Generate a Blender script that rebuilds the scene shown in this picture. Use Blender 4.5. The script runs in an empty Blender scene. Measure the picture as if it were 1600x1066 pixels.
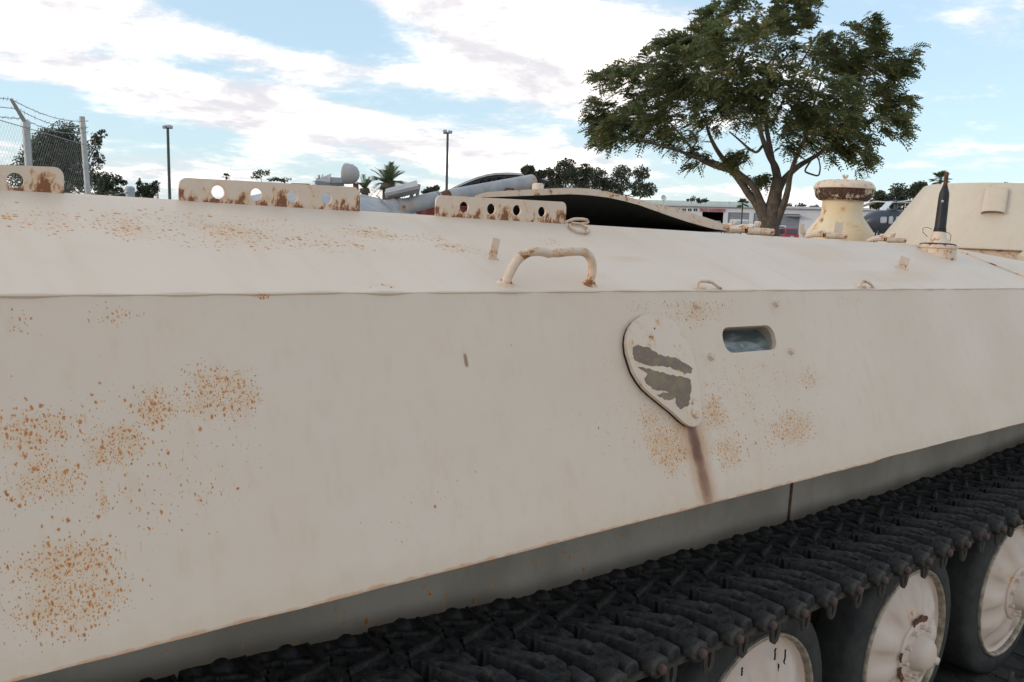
import bpy, bmesh, math, random
from mathutils import Vector, Matrix, Quaternion, noise
from mathutils.geometry import tessellate_polygon
R = math.radians
scene = bpy.context.scene
COL = scene.collection
random.seed(7)

# ------------------------------------------------------------------ camera
F, CX, CY = 1291.0, 800.0, 533.0            # focal length and centre in pixels of a 1600 wide frame
EYE = Vector((0, 0, 1.54))
UPc = Vector((.03, 1, -187 / F)).normalized()          # world up seen by the camera (right, up, forward)
Dc = Vector((1650, 88, F)).normalized()                # long axis of the armoured vehicle
Yc = UPc.cross(Dc).normalized()
if Yc.z < 0: Yc = -Yc
Xc = (Dc - UPc * Dc.dot(UPc)).normalized()
VUc = Dc.cross(Yc).normalized()
if VUc.dot(UPc) < 0: VUc = -VUc
PITCH = math.asin(Dc.dot(UPc))
def toW(c): return Vector((c.dot(Xc), c.dot(Yc), c.dot(UPc)))
def toV(c): return Vector((c.dot(Dc), c.dot(Yc), c.dot(VUc)))
camd = bpy.data.cameras.new('camera'); cam = bpy.data.objects.new('camera', camd); COL.objects.link(cam)
r_, u_, f_ = toW(Vector((1, 0, 0))), toW(Vector((0, 1, 0))), toW(Vector((0, 0, 1)))
cam.matrix_world = Matrix(((r_.x, u_.x, -f_.x, EYE.x), (r_.y, u_.y, -f_.y, EYE.y), (r_.z, u_.z, -f_.z, EYE.z), (0, 0, 0, 1)))
camd.sensor_width = 36; camd.lens = F / 1600 * 36; camd.clip_start = .05; camd.clip_end = 6000
scene.camera = cam

# ------------------------------------------------------------------ sky, sun, exposure
SUN_AZ = Vector((-.93, .36, 0)).normalized(); SUN_EL = 16.0
world = bpy.data.worlds.new('World'); scene.world = world; world.use_nodes = True
world.cycles.sampling_method = 'MANUAL'; world.cycles.sample_map_resolution = 512
wn, wl = world.node_tree.nodes, world.node_tree.links
wn.clear()
def N(nodes, t, **k):
    n = nodes.new(t)
    for a, b in k.items(): setattr(n, a, b)
    return n
wo = N(wn, 'ShaderNodeOutputWorld'); bg = N(wn, 'ShaderNodeBackground'); bg.inputs[1].default_value = .1
sky = N(wn, 'ShaderNodeTexSky', sky_type='NISHITA', sun_disc=False, sun_elevation=R(SUN_EL),
        sun_rotation=math.atan2(SUN_AZ.x, SUN_AZ.y), air_density=1.0, dust_density=.6, ozone_density=2.0)
tc = N(wn, 'ShaderNodeTexCoord')
sep = N(wn, 'ShaderNodeSeparateXYZ'); wl.new(tc.outputs['Generated'], sep.inputs[0])
def wmath(op, a, b=None, c=None):
    m = N(wn, 'ShaderNodeMath', operation=op)
    for i, v in enumerate((a, b, c)):
        if v is None: continue
        if isinstance(v, (int, float)): m.inputs[i].default_value = v
        else: wl.new(v, m.inputs[i])
    return m.outputs[0]
zc = wmath('ADD', wmath('MAXIMUM', sep.outputs[2], 0.0), .16)
cxp, cyp = wmath('DIVIDE', sep.outputs[0], zc), wmath('DIVIDE', sep.outputs[1], zc)
comb = N(wn, 'ShaderNodeCombineXYZ'); wl.new(cxp, comb.inputs[0]); wl.new(cyp, comb.inputs[1])
def wnoise(scale, detail, rough, off, dist=0.0):
    mp = N(wn, 'ShaderNodeMapping'); wl.new(comb.outputs[0], mp.inputs[0]); mp.inputs['Location'].default_value = off
    n = N(wn, 'ShaderNodeTexNoise'); n.inputs['Scale'].default_value = scale; n.inputs['Detail'].default_value = detail
    n.inputs['Roughness'].default_value = rough; n.inputs['Distortion'].default_value = dist
    wl.new(mp.outputs[0], n.inputs['Vector']); return n.outputs['Fac']
def cloud_pt(px, py):
    d = toW(Vector((px - CX, CY - py, F)).normalized()); z = max(d.z, 0) + .16
    return d.x / z, d.y / z
big = wnoise(.62, 8, .70, (3.1, 1.7, 0), .35)
# drifting cloud banks: broad masses of cloud over the sky seen here
bank = None
for (px, py, rx, ry, w) in ((120, 40, 1.0, .55, .36), (330, 165, .9, .42, .40), (560, 215, .9, .5, .34), (760, 70, .8, .5, .42), (900, 120, .6, .45, .34),
                            (250, 270, 1.2, .6, .26), (820, 250, .9, .6, .28), (1560, 60, .4, .10, .16), (1500, 130, .9, .5, -.30), (520, 45, .55, .30, -.75), (250, 90, .5, .16, -.3), (1250, 250, 1.0, .6, -.2), (60, 150, .3, .2, -.25)):
    bx, by = cloud_pt(px, py)
    dx = wmath('DIVIDE', wmath('SUBTRACT', cxp, bx), rx); dy = wmath('DIVIDE', wmath('SUBTRACT', cyp, by), ry)
    e = wmath('MULTIPLY', wmath('MAXIMUM', wmath('SUBTRACT', 1.0, wmath('ADD', wmath('MULTIPLY', dx, dx), wmath('MULTIPLY', dy, dy))), 0.0), w)
    bank = e if bank is None else wmath('ADD', bank, e)
shade = wnoise(2.3, 7, .64, (7.3, 2.2, 0), .2)
dens = wmath('ADD', wmath('ADD', big, wmath('MULTIPLY', bank, .62)), wmath('MULTIPLY', wmath('SUBTRACT', shade, .5), .55))
mr = N(wn, 'ShaderNodeMapRange', interpolation_type='SMOOTHSTEP'); wl.new(dens, mr.inputs[0])
mr.inputs[1].default_value = .40; mr.inputs[2].default_value = .70
mr2 = N(wn, 'ShaderNodeMapRange', interpolation_type='SMOOTHSTEP'); wl.new(shade, mr2.inputs[0])
mr2.inputs[1].default_value = .38; mr2.inputs[2].default_value = .72
cmix = N(wn, 'ShaderNodeMix', data_type='RGBA'); wl.new(mr2.outputs[0], cmix.inputs[0])
cmix.inputs[6].default_value = (4.3, 4.25, 4.5, 1); cmix.inputs[7].default_value = (10.8, 9.7, 8.6, 1)
# hazy lift of the clear sky so that it is as pale as the photograph's
lift = N(wn, 'ShaderNodeMix', data_type='RGBA'); lift.inputs[0].default_value = .62
wl.new(sky.outputs[0], lift.inputs[6]); lift.inputs[7].default_value = (3.5, 4.6, 5.4, 1)
smix = N(wn, 'ShaderNodeMix', data_type='RGBA'); wl.new(mr.outputs[0], smix.inputs[0])
wl.new(lift.outputs[2], smix.inputs[6]); wl.new(cmix.outputs[2], smix.inputs[7])
wl.new(smix.outputs[2], bg.inputs[0]); wl.new(bg.outputs[0], wo.inputs[0])
sund = bpy.data.lights.new('sun', 'SUN'); sun = bpy.data.objects.new('sun', sund); COL.objects.link(sun)
sund.energy = .52; sund.angle = R(8); sund.color = (1, .84, .64)
sdir = Vector((SUN_AZ.x * math.cos(R(SUN_EL)), SUN_AZ.y * math.cos(R(SUN_EL)), math.sin(R(SUN_EL))))
sun.rotation_euler = sdir.to_track_quat('Z', 'Y').to_euler()
sun.location = sdir * 50
vs = scene.view_settings
vs.view_transform = 'Standard'; vs.look = 'None'; vs.gamma = 1; vs.exposure = .95; vs.use_curve_mapping = False
cy = scene.cycles; cy.max_bounces = 5; cy.diffuse_bounces = 3; cy.glossy_bounces = 2; cy.transmission_bounces = 2; cy.transparent_max_bounces = 4
cy.use_adaptive_sampling = True; cy.adaptive_threshold = .02; cy.caustics_reflective = False; cy.caustics_refractive = False

# ------------------------------------------------------------------ helpers
class MB:
    """collects vertices and faces of ONE mesh"""
    def __init__(s): s.v = []; s.f = []
    def add(s, vs_, fs_):
        o = len(s.v); s.v += [Vector(p) for p in vs_]; s.f += [tuple(i + o for i in f) for f in fs_]; return s
    def box(s, c, size, rot=None):
        hx, hy, hz = (k / 2 for k in size); c = Vector(c); P = []
        for z in (-hz, hz):
            for (x, y) in ((-hx, -hy), (hx, -hy), (hx, hy), (-hx, hy)):
                p = Vector((x, y, z)); P.append(c + (rot @ p if rot else p))
        return s.add(P, [(3, 2, 1, 0), (4, 5, 6, 7), (0, 1, 5, 4), (1, 2, 6, 5), (2, 3, 7, 6), (3, 0, 4, 7)])
    def tube(s, pts, rad, n=8, caps=True, closed=False):
        pts = [Vector(p) for p in pts]; m = len(pts)
        rr = rad if isinstance(rad, (list, tuple)) else [rad] * m
        prev = None; rings = []
        for i, p in enumerate(pts):
            a = pts[(i - 1) % m] if (closed or i > 0) else p; b = pts[(i + 1) % m] if (closed or i < m - 1) else p
            t = (b - a).normalized()
            if prev is None:
                ref = Vector((0, 0, 1)) if abs(t.z) < .9 else Vector((1, 0, 0))
                u = t.cross(ref).normalized()
            else:
                u = (prev - t * prev.dot(t)).normalized()
            prev = u; w = t.cross(u)
            rings.append([p + (u * math.cos(2 * math.pi * k / n) + w * math.sin(2 * math.pi * k / n)) * rr[i] for k in range(n)])
        o = len(s.v)
        for r in rings: s.v += r
        for i in range(m if closed else m - 1):
            j = (i + 1) % m
            for k in range(n):
                s.f.append((o + i * n + k, o + i * n + (k + 1) % n, o + j * n + (k + 1) % n, o + j * n + k))
        if caps and not closed:
            s.f.append(tuple(o + k for k in reversed(range(n)))); s.f.append(tuple(o + (m - 1) * n + k for k in range(n)))
        return s
    def lathe(s, prof, c=(0, 0, 0), ax=(0, 0, 1), n=24, mod=None):
        """prof: list of (radius, height) along the axis"""
        c = Vector(c); ax = Vector(ax).normalized()
        ref = Vector((0, 0, 1)) if abs(ax.z) < .9 else Vector((1, 0, 0))
        u = ref.cross(ax).normalized(); w = ax.cross(u); o = len(s.v)
        for (r, h) in prof:
            for k in range(n):
                a = 2 * math.pi * k / n; hh = h + (mod(r, a) if mod else 0)
                s.v.append(c + (u * math.cos(a) + w * math.sin(a)) * max(r, 1e-5) + ax * hh)
        for i in range(len(prof) - 1):
            for k in range(n):
                s.f.append((o + i * n + k, o + i * n + (k + 1) % n, o + (i + 1) * n + (k + 1) % n, o + (i + 1) * n + k))
        return s
    def prism(s, poly, holes, fn, th):
        """flat plate from a 2D outline with holes; fn(u, v, w) -> 3D, w from 0 to th"""
        loops = [list(poly)] + [list(h) for h in holes]
        flat = [p for L in loops for p in L]
        tri = tessellate_polygon([[Vector((p[0], p[1], 0)) for p in L] for L in loops])
        o = len(s.v); n = len(flat)
        s.v += [Vector(fn(p[0], p[1], 0)) for p in flat] + [Vector(fn(p[0], p[1], th)) for p in flat]
        for t in tri: s.f.append(tuple(o + i for i in t)); s.f.append(tuple(o + n + i for i in reversed(t)))
        b = 0
        for L in loops:
            m = len(L)
            for i in range(m):
                j = (i + 1) % m; s.f.append((o + b + i, o + b + j, o + n + b + j, o + n + b + i))
            b += m
        return s
    def build(s, name, mat, parent=None, org=(0, 0, 0), smooth=False, bevel=0, angle=40):
        org = Vector(org); me = bpy.data.meshes.new(name)
        me.from_pydata([p - org for p in s.v], [], s.f); me.update()
        bm = bmesh.new(); bm.from_mesh(me)
        if bevel or smooth or True:
            bmesh.ops.recalc_face_normals(bm, faces=bm.faces)
        if bevel:
            es = [e for e in bm.edges if len(e.link_faces) == 2 and e.calc_face_angle(0) > R(30)]
            bmesh.ops.bevel(bm, geom=es, offset=bevel, segments=2, affect='EDGES', profile=.6)
        bm.to_mesh(me); bm.free()
        if smooth:
            me.polygons.foreach_set('use_smooth', [True] * len(me.polygons))
            try: me.set_sharp_from_angle(angle=R(angle))
            except Exception: pass
        me.materials.append(MATS[mat] if isinstance(mat, str) else mat)
        o = bpy.data.objects.new(name, me); COL.objects.link(o)
        if parent: o.parent = parent
        return o

def raw(name, V_, F_, mat, parent=None):
    """fast mesh, no clean-up (foliage)"""
    me = bpy.data.meshes.new(name); me.from_pydata(V_, [], F_); me.update()
    me.materials.append(MATS[mat]); o = bpy.data.objects.new(name, me); COL.objects.link(o)
    if parent: o.parent = parent
    return o
def tag(o, label=None, cat=None, group=None, kind=None):
    if label: o['label'] = label
    if cat: o['category'] = cat
    if group: o['group'] = group
    if kind: o['kind'] = kind
    return o
def thing(name, label, cat, loc=(0, 0, 0), rotz=0, group=None):
    o = bpy.data.objects.new(name, None); COL.objects.link(o); o.empty_display_size = .2
    o.location = loc; o.rotation_euler = (0, 0, rotz)
    return tag(o, label, cat, group)
def copy_obj(o, parent=None, loc=None, rot=None):
    c = o.copy(); COL.objects.link(c); c.parent = parent
    if loc is not None: c.location = loc
    if rot is not None: c.rotation_euler = rot
    return c
def copy_tree(o, parent=None):
    c = o.copy(); COL.objects.link(c); c.parent = parent
    for ch in list(o.children): copy_tree(ch, c)
    return c

# places in the vehicle's own frame, measured from the eye
def rayV(px, py): return toV(Vector((px - CX, CY - py, F)))
def rayW(px, py): return toW(Vector((px - CX, CY - py, F)))
def atY(px, py, y): r = rayV(px, py); return r * (y / r.y)
YE, ZE, YK, ZK, YCR, ZCR = 1.13, -.585, 1.32, -.118, 1.75, .035
def onplane(px, py, y0, z0, y1, z1):
    r = rayV(px, py); n = Vector((0, -(z1 - z0), (y1 - y0)))
    return r * (n.dot(Vector((0, y0, z0))) / n.dot(r))
def side(px, py): return onplane(px, py, YE, ZE, YK, ZK)
def slope(px, py): return onplane(px, py, YK, ZK, YCR, ZCR)
NS = Vector((0, -(ZK - ZE), (YK - YE))).normalized()        # outward normal of the side plate
NR = Vector((0, -(ZCR - ZK), (YCR - YK))).normalized()      # outward normal of the sloped roof plate
SV = Vector((0, YK - YE, ZK - ZE)).normalized()             # up along the side plate
RV = Vector((0, YCR - YK, ZCR - ZK)).normalized()           # up along the roof slope
O = Vector((2.4, 2.5, -1.54))                               # base of the vehicle
def mpp(p):
    """metres per pixel at a place in the vehicle's frame"""
    return p.dot(toV(Vector((0, 0, 1)))) / F * .95
def bgp(px, py, dist):
    """world point seen at that place, a horizontal distance away"""
    r = rayW(px, py); return EYE + r * (dist / math.hypot(r.x, r.y))
def bscale(px, dist):
    """metres per pixel there"""
    r = rayW(px, 345); return dist / math.hypot(r.x, r.y)

# ------------------------------------------------------------------ materials
MATS = {}
class NG:
    def __init__(s, name):
        m = bpy.data.materials.new(name); m.use_nodes = True; s.m = m; s.n = m.node_tree.nodes; s.l = m.node_tree.links
        s.b = s.n['Principled BSDF']; MATS[name] = m; s.tc = None
    def node(s, t, **k): return N(s.n, t, **k)
    def put(s, sock, v):
        if hasattr(v, 'is_output'): s.l.new(v, sock)
        else: sock.default_value = v
    def obj(s):
        if not s.tc: s.tc = s.node('ShaderNodeTexCoord')
        return s.tc.outputs['Object']
    def math(s, op, a, b=None, c=None):
        m = s.node('ShaderNodeMath', operation=op)
        for i, v in enumerate((a, b, c)):
            if v is not None: s.put(m.inputs[i], v)
        return m.outputs[0]
    def map(s, scale=(1, 1, 1), loc=(0, 0, 0), rot=(0, 0, 0), vec=None):
        m = s.node('ShaderNodeMapping'); s.l.new(vec or s.obj(), m.inputs[0])
        m.inputs['Scale'].default_value = scale; m.inputs['Location'].default_value = loc; m.inputs['Rotation'].default_value = rot
        return m.outputs[0]
    def noise(s, scale, detail=3, rough=.55, vec=None, dist=0, col=False):
        n = s.node('ShaderNodeTexNoise'); n.inputs['Scale'].default_value = scale; n.inputs['Detail'].default_value = detail
        n.inputs['Roughness'].default_value = rough; n.inputs['Distortion'].default_value = dist
        s.l.new(vec or s.obj(), n.inputs['Vector']); return n.outputs['Color' if col else 'Fac']
    def voro(s, scale, vec=None, feature='F1', out='Distance', rnd=1):
        n = s.node('ShaderNodeTexVoronoi', feature=feature); n.inputs['Scale'].default_value = scale; n.inputs['Randomness'].default_value = rnd
        s.l.new(vec or s.obj(), n.inputs['Vector']); return n.outputs[out]
    def ramp(s, v, lo, hi, a=0., b=1., smooth=True):
        m = s.node('ShaderNodeMapRange'); m.interpolation_type = 'SMOOTHSTEP' if smooth else 'LINEAR'
        s.put(m.inputs[0], v); s.put(m.inputs[1], lo); s.put(m.inputs[2], hi); s.put(m.inputs[3], a); s.put(m.inputs[4], b)
        return m.outputs[0]
    def mix(s, fac, a, b):
        m = s.node('ShaderNodeMix', data_type='RGBA'); s.put(m.inputs[0], fac)
        s.put(m.inputs[6], a if hasattr(a, 'is_output') else (*a, 1)); s.put(m.inputs[7], b if hasattr(b, 'is_output') else (*b, 1))
        return m.outputs[2]
    def bump(s, h, strength, dist=.01, normal=None):
        b = s.node('ShaderNodeBump'); b.inputs['Strength'].default_value = strength; b.inputs['Distance'].default_value = dist
        s.l.new(h, b.inputs['Height'])
        if normal: s.l.new(normal, b.inputs['Normal'])
        return b.outputs[0]
    def set(s, col=None, rough=None, metal=None, normal=None, spec=None):
        if col is not None: s.put(s.b.inputs['Base Color'], col if hasattr(col, 'is_output') else (*col, 1))
        if rough is not None: s.put(s.b.inputs['Roughness'], rough)
        if metal is not None: s.put(s.b.inputs['Metallic'], metal)
        if spec is not None: s.put(s.b.inputs['Specular IOR Level'], spec)
        if normal is not None: s.l.new(normal, s.b.inputs['Normal'])
        return s.m
RUST_D, RUST_M, RUST_L = (.17, .052, .020), (.47, .165, .045), (.64, .34, .14)
CREAM = (.68, .545, .435)

def paint(name, col, regions=(), axes='XZ', speck=62, patches=0., patch_scale=9, patch_floor=None, stains=(), edge=None, grime=.12, rough=.5, dents=.4):
    """weathered paint; regions: (cx, cy, rx, ry, density) where rust has come through in spots"""
    g = NG(name); sp = g.node('ShaderNodeSeparateXYZ'); g.l.new(g.obj(), sp.inputs[0])
    A = sp.outputs['XYZ'.index(axes[0])]; B = sp.outputs['XYZ'.index(axes[1])]
    n1 = g.noise(2.3, 3, .6); n2 = g.noise(24, 3, .6)
    c = g.mix(g.ramp(n1, .3, .7, 0, grime * 1.6), col, tuple(k * f for k, f in zip(col, (.86, .80, .72))))
    c = g.mix(g.ramp(n2, .45, .75, 0, grime), c, tuple(k * f for k, f in zip(col, (.93, .86, .76))))
    # faint washed-down runs
    vst = g.map((38, 38, 2.2) if axes == 'XZ' else (30, 3, 3))
    c = g.mix(g.ramp(g.noise(1, 3, .5, vst), .50, .78, 0, .34), c, tuple(k * f for k, f in zip(col, (.90, .80, .68))))
    c = g.mix(g.ramp(g.noise(4.6, 4, .6, g.map((1, 1, .6), (9, 2, 4))), .38, .64, 0, .5), c, g.mix(.5, c, (.665, .56, .475)))
    # scuffs and chips
    ch = g.ramp(g.noise(46, 6, .75, g.map((1, 1, 1), (3, 1, 5))), .685, .715, 0, .5)
    c = g.mix(ch, c, tuple(k * .62 for k in col))
    rustmask = None
    if regions:
        M = None; wob = g.math('SUBTRACT', g.noise(13, 5, .7), .5)
        for (x, y, rx, ry, w) in regions:
            dx = g.math('DIVIDE', g.math('SUBTRACT', A, x), rx); dy = g.math('DIVIDE', g.math('SUBTRACT', B, y), ry)
            q = g.math('SQRT', g.math('ADD', g.math('MULTIPLY', dx, dx), g.math('MULTIPLY', dy, dy)))
            e = g.math('MULTIPLY', g.ramp(g.math('ADD', q, g.math('MULTIPLY', wob, 1.5)), 1.25, .1), w)
            M = e if M is None else g.math('MAXIMUM', M, e)
        pl = g.node('ShaderNodeCombineXYZ'); g.l.new(A, pl.inputs[0]); g.l.new(B, pl.inputs[1])
        if axes == 'XZ': fl = (1, .72, 1); fl2 = (1, .30, 1)
        else: fl = (.8, 1, 1); fl2 = (.8, .4, 1)
        wn_ = g.node('ShaderNodeVectorMath', operation='SCALE'); g.l.new(g.noise(75, 2, col=True, vec=pl.outputs[0]), wn_.inputs[0]); wn_.inputs['Scale'].default_value = .009
        def spots(scale, seed, stretch, lo, hi, rlo=.10, rhi=.46):
            warp = g.node('ShaderNodeVectorMath', operation='ADD'); g.l.new(g.map(stretch, seed, vec=pl.outputs[0]), warp.inputs[0])
            g.l.new(wn_.outputs[0], warp.inputs[1])
            vo = g.node('ShaderNodeTexVoronoi', voronoi_dimensions='2D'); vo.inputs['Scale'].default_value = scale; g.l.new(warp.outputs[0], vo.inputs['Vector'])
            vc = g.node('ShaderNodeSeparateColor'); g.l.new(vo.outputs['Color'], vc.inputs[0])
            on = g.ramp(g.math('SUBTRACT', M, vc.outputs[0]), 0, .05)
            rad = g.ramp(g.math('POWER', vc.outputs[1], 2.6), 0, 1, rlo, rhi, False)
            return g.math('MULTIPLY', g.math('MULTIPLY', on, g.ramp(vc.outputs[2], 0, 1, .6, 1., False)), g.ramp(vo.outputs['Distance'], rad, 0.0, 0., 1., False))
        smear = spots(speck * .95, (0, .0, 0), fl2, 0, 1, .18, .50)
        s1 = spots(speck, (.31, .17, 0), fl, 0, 1, .16, .56); s2 = spots(speck * 1.8, (4, 3, 0), fl, 0, 1, .24, .62)
        # warm bleed all round the thickest rust
        c = g.mix(g.math('MULTIPLY', g.ramp(M, .12, .9), g.ramp(n2, .28, .66, .06, .62)), c, (.62, .43, .27))
        c = g.mix(g.ramp(smear, .0, .7, 0, .5), c, RUST_L)
        sm = g.math('MAXIMUM', s1, g.math('MULTIPLY', s2, .85))
        rc = g.mix(g.ramp(sm, .15, .55), RUST_L, RUST_M); rc = g.mix(g.math('MULTIPLY', g.ramp(sm, .5, .95), g.ramp(n2, .4, .6)), rc, RUST_D)
        c = g.mix(g.ramp(sm, .0, .36, 0, .93), c, rc); rustmask = sm
    for (x, y, rx, ry, w, scol, skew) in stains:
        ax_ = g.math('SUBTRACT', A, g.math('ADD', x, g.math('MULTIPLY', g.math('SUBTRACT', B, y), skew)))
        dx = g.math('DIVIDE', ax_, rx); dy = g.math('DIVIDE', g.math('SUBTRACT', B, y), ry)
        q = g.math('ADD', g.math('MULTIPLY', dx, dx), g.math('POWER', g.math('ABSOLUTE', dy), 6.0))
        q = g.math('ADD', q, g.math('MULTIPLY', g.math('SUBTRACT', g.noise(1, 4, .6, g.map((70, 70, 14))), .5), 1.5))
        c = g.mix(g.math('MULTIPLY', g.ramp(q, 2.1, -.3), w), c, scol)
    if patches:
        pn = g.noise(patch_scale, 4, .68, g.map((1, 1, .6 if patch_floor else 1), (5.3, 2.9, 1.1)))
        th = .5 + (.5 - patches) * .5
        if patch_floor is not None:      # rust gathers where water lies, along the foot of the piece
            z0, z1 = patch_floor
            bias = g.ramp(sp.outputs[2], z0, z1, .11, -.20, False); pn = g.math('ADD', pn, bias)
        soft = g.ramp(pn, th - .07, th + .05); core = g.ramp(pn, th + .01, th + .10)
        c = g.mix(g.math('MULTIPLY', soft, .6), c, RUST_L); c = g.mix(g.math('MULTIPLY', core, .9), c, g.mix(g.noise(60, 3), (.22, .075, .028), RUST_D))
        rustmask = core
    if edge is not None:                 # bare rusty line along the bottom edge
        z0, wd = edge
        em = g.ramp(g.math('ADD', B, g.math('MULTIPLY', g.math('SUBTRACT', g.noise(40, 4), .5), wd * 2.2)), z0 + wd, z0)
        c = g.mix(g.math('MULTIPLY', em, .75), c, RUST_M)
        em2 = g.ramp(g.math('ADD', B, g.math('MULTIPLY', g.math('SUBTRACT', g.noise(22, 5, .7), .5), .10)), z0 + .05, z0)
        c = g.mix(g.math('MULTIPLY', em2, .30), c, (.55, .40, .27))
    hh = g.math('ADD', g.math('MULTIPLY', g.noise(170, 1), .04), g.math('MULTIPLY', g.noise(3.1, 1), dents * 5))
    nrm = g.bump(hh, .5, .006)
    rv = g.ramp(n1, .3, .7, rough - .06, rough + .10)
    if rustmask is not None:
        rv = g.math('ADD', rv, g.math('MULTIPLY', rustmask, .3))
    g.set(c, rv, normal=nrm, spec=.35)
    return g

def plain(name, col, rough=.6, metal=0, var=.2, scale=6, bump=.0, bscale_=60, spec=.4):
    g = NG(name)
    c = g.mix(g.ramp(g.noise(scale, 5, .65), .3, .7), tuple(k * (1 - var) for k in col), tuple(min(1, k * (1 + var)) for k in col))
    nrm = g.bump(g.noise(bscale_, 4), bump, .01) if bump else None
    g.set(c, rough, metal, nrm, spec); return g
def leafmat(name, c1, c2, trans=.35):
    g = NG(name); geo = g.node('ShaderNodeNewGeometry')
    c = g.mix(geo.outputs['Random Per Island'], c1, c2)
    c = g.mix(g.ramp(g.noise(.9, 3), .35, .7, 0, .6), c, tuple(k * .7 for k in c1))
    g.set(c, .55, spec=.25)
    tr = g.node('ShaderNodeBsdfTranslucent'); g.put(tr.inputs[0], c); mx = g.node('ShaderNodeMixShader'); mx.inputs[0].default_value = trans
    g.l.new(g.b.outputs[0], mx.inputs[1]); g.l.new(tr.outputs[0], mx.inputs[2]); g.l.new(mx.outputs[0], g.n['Material Output'].inputs[0])
def L(p): return p - O

# where rust has come through on the big plates (read off the plates themselves)
def reg(fn, px, py, rx, ry, w, axes):  # place and size on the plate
    c = L(fn(px, py)); a = L(fn(px + rx, py)); b = L(fn(px, py + ry)); i = 'XYZ'.index(axes[1])
    return (c.x, c[i], max(abs(a.x - c.x), .004), max(abs(b[i] - c[i]), .004), w)
SR = [(28, 505, 22, 22, .42), (180, 492, 46, 20, .40), (55, 670, 90, 48, .85), (70, 745, 70, 65, .75), (180, 695, 60, 42, .95), (245, 635, 46, 42, 1.0), (340, 612, 74, 54, .95),
      (162, 785, 9, 34, 1.0), (105, 885, 110, 56, 1.0), (110, 940, 115, 60, .9), (1045, 690, 36, 58, 1.0), (1020, 660, 32, 40, .6), (1112, 645, 24, 36, .98), (1140, 705, 30, 36, .85),
      (1236, 668, 42, 36, .9), (1265, 592, 22, 22, .6), (1080, 490, 50, 24, .5), (1070, 478, 80, 14, .35), (1190, 570, 14, 10, .4), (800, 540, 10, 10, .2), (410, 462, 14, 6, .9), (1330, 470, 30, 10, .2), (160, 740, 300, 200, .14), (1120, 640, 190, 130, .13), (700, 800, 160, 90, .05)]
regs_side = [reg(side, *r, 'XZ') for r in SR]
RR = [(200, 355, 80, 26, .7), (360, 362, 75, 18, .8), (70, 345, 90, 25, .42), (300, 350, 260, 26, .28), (575, 366, 60, 14, .75), (640, 372, 70, 12, .4), (715, 387, 36, 10, .75), (860, 378, 20, 6, .5), (600, 446, 40, 6, .4), (980, 405, 15, 6, .15), (420, 375, 200, 20, .35)]
regs_roof = [reg(slope, *r, 'XY') for r in RR]
tip, foot = L(side(1081, 668)), L(side(1108, 788))
PURP = (.17, .055, .037)
MIDX, MIDZ, LEN = (tip.x + foot.x) / 2, (tip.z + foot.z) / 2, abs(tip.z - foot.z)
stains_side = [(MIDX, tip.z - LEN * .12, .050, LEN * .30, .45, (.50, .27, .13), 0), ((tip.x + foot.x) / 2, (tip.z + foot.z) / 2, .034, abs(tip.z - foot.z) * .56, .7, (.48, .25, .12), 0), ((tip.x + foot.x) / 2, (tip.z + foot.z) / 2, .0165, abs(tip.z - foot.z) * .56, .8, PURP, 0), (MIDX - .002, tip.z - LEN * .16, .016, LEN * .28, .6, (.10, .034, .022), 0)]
for (px, py, rx, ry, w) in ((728, 563, 2.2, 11, .9),):
    a = reg(side, px, py, rx, ry, w, 'XZ'); stains_side.append((a[0], a[1], a[2], a[3], w, (.26, .10, .04), 0))
stains_roof = []
for (px, py, rx, ry, w) in ((985, 405, 26, 5, .25), (1310, 400, 50, 9, .25), (1395, 432, 60, 9, .25), (1260, 385, 60, 5, .2)):
    a = reg(slope, px, py, rx, ry, w, 'XY'); stains_roof.append((a[0], a[1], a[2], a[3], w, (.55, .36, .2), 0))
paint('side_paint', CREAM, regs_side, 'XZ', 160, stains=stains_side, edge=(L(Vector((0, 0, ZE))).z, .006))
paint('roof_paint', CREAM, regs_roof, 'XY', 88, stains=stains_roof)
paint('rail_paint', CREAM, patches=.41, patch_scale=40, patch_floor=(0, .075))
paint('part_paint', CREAM, patches=.36, patch_scale=34)
paint('bar_paint', CREAM, patches=.5, patch_scale=17, grime=.2)
paint('hinge_paint', CREAM, patches=.38, patch_scale=34, grime=.4)
paint('cream_paint', (.60, .50, .39), patches=.10, patch_scale=6, grime=.2)
paint('vent_paint', (.72, .59, .40), patches=.30, patch_scale=12, grime=.9)
paint('wheel_paint', (.64, .515, .44), patches=.12, patch_scale=11, grime=.25)
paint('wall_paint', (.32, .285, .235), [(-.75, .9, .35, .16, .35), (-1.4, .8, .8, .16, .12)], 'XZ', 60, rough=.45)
paint('cover_paint', CREAM, patches=.30, patch_scale=30)
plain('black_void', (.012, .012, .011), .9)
plain('rubber', (.030, .0285, .027), .8, var=.35, scale=14, bump=.3, bscale_=40)
plain('black_rubber', (.014, .014, .015), .5, scale=20)
plain('rust_metal', (.13, .05, .028), .85, var=.5, scale=30, bump=.4, bscale_=90)
plain('bare_edge', (.30, .25, .19), .45, .4, var=.4, scale=40)
plain('grey_steel', (.33, .345, .37), .5, .2, var=.15, scale=5)
plain('silver', (.52, .53, .54), .35, .7, var=.1)
g = NG('mesh_screen')
wv = g.voro(120, out='Distance'); c = g.mix(g.ramp(g.noise(18, 5, .7), .50, .62), (.085, .036, .02), (.60, .50, .36))
c = g.mix(g.ramp(wv, .25, .5), (.02, .01, .008), c); g.set(c, .85, normal=g.bump(wv, .6, .003))
g = NG('track_steel')
n = g.noise(30, 6, .7); gr = g.math('MULTIPLY', g.ramp(g.noise(11, 4, .6), .52, .66), g.ramp(n, .38, .62))
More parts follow.
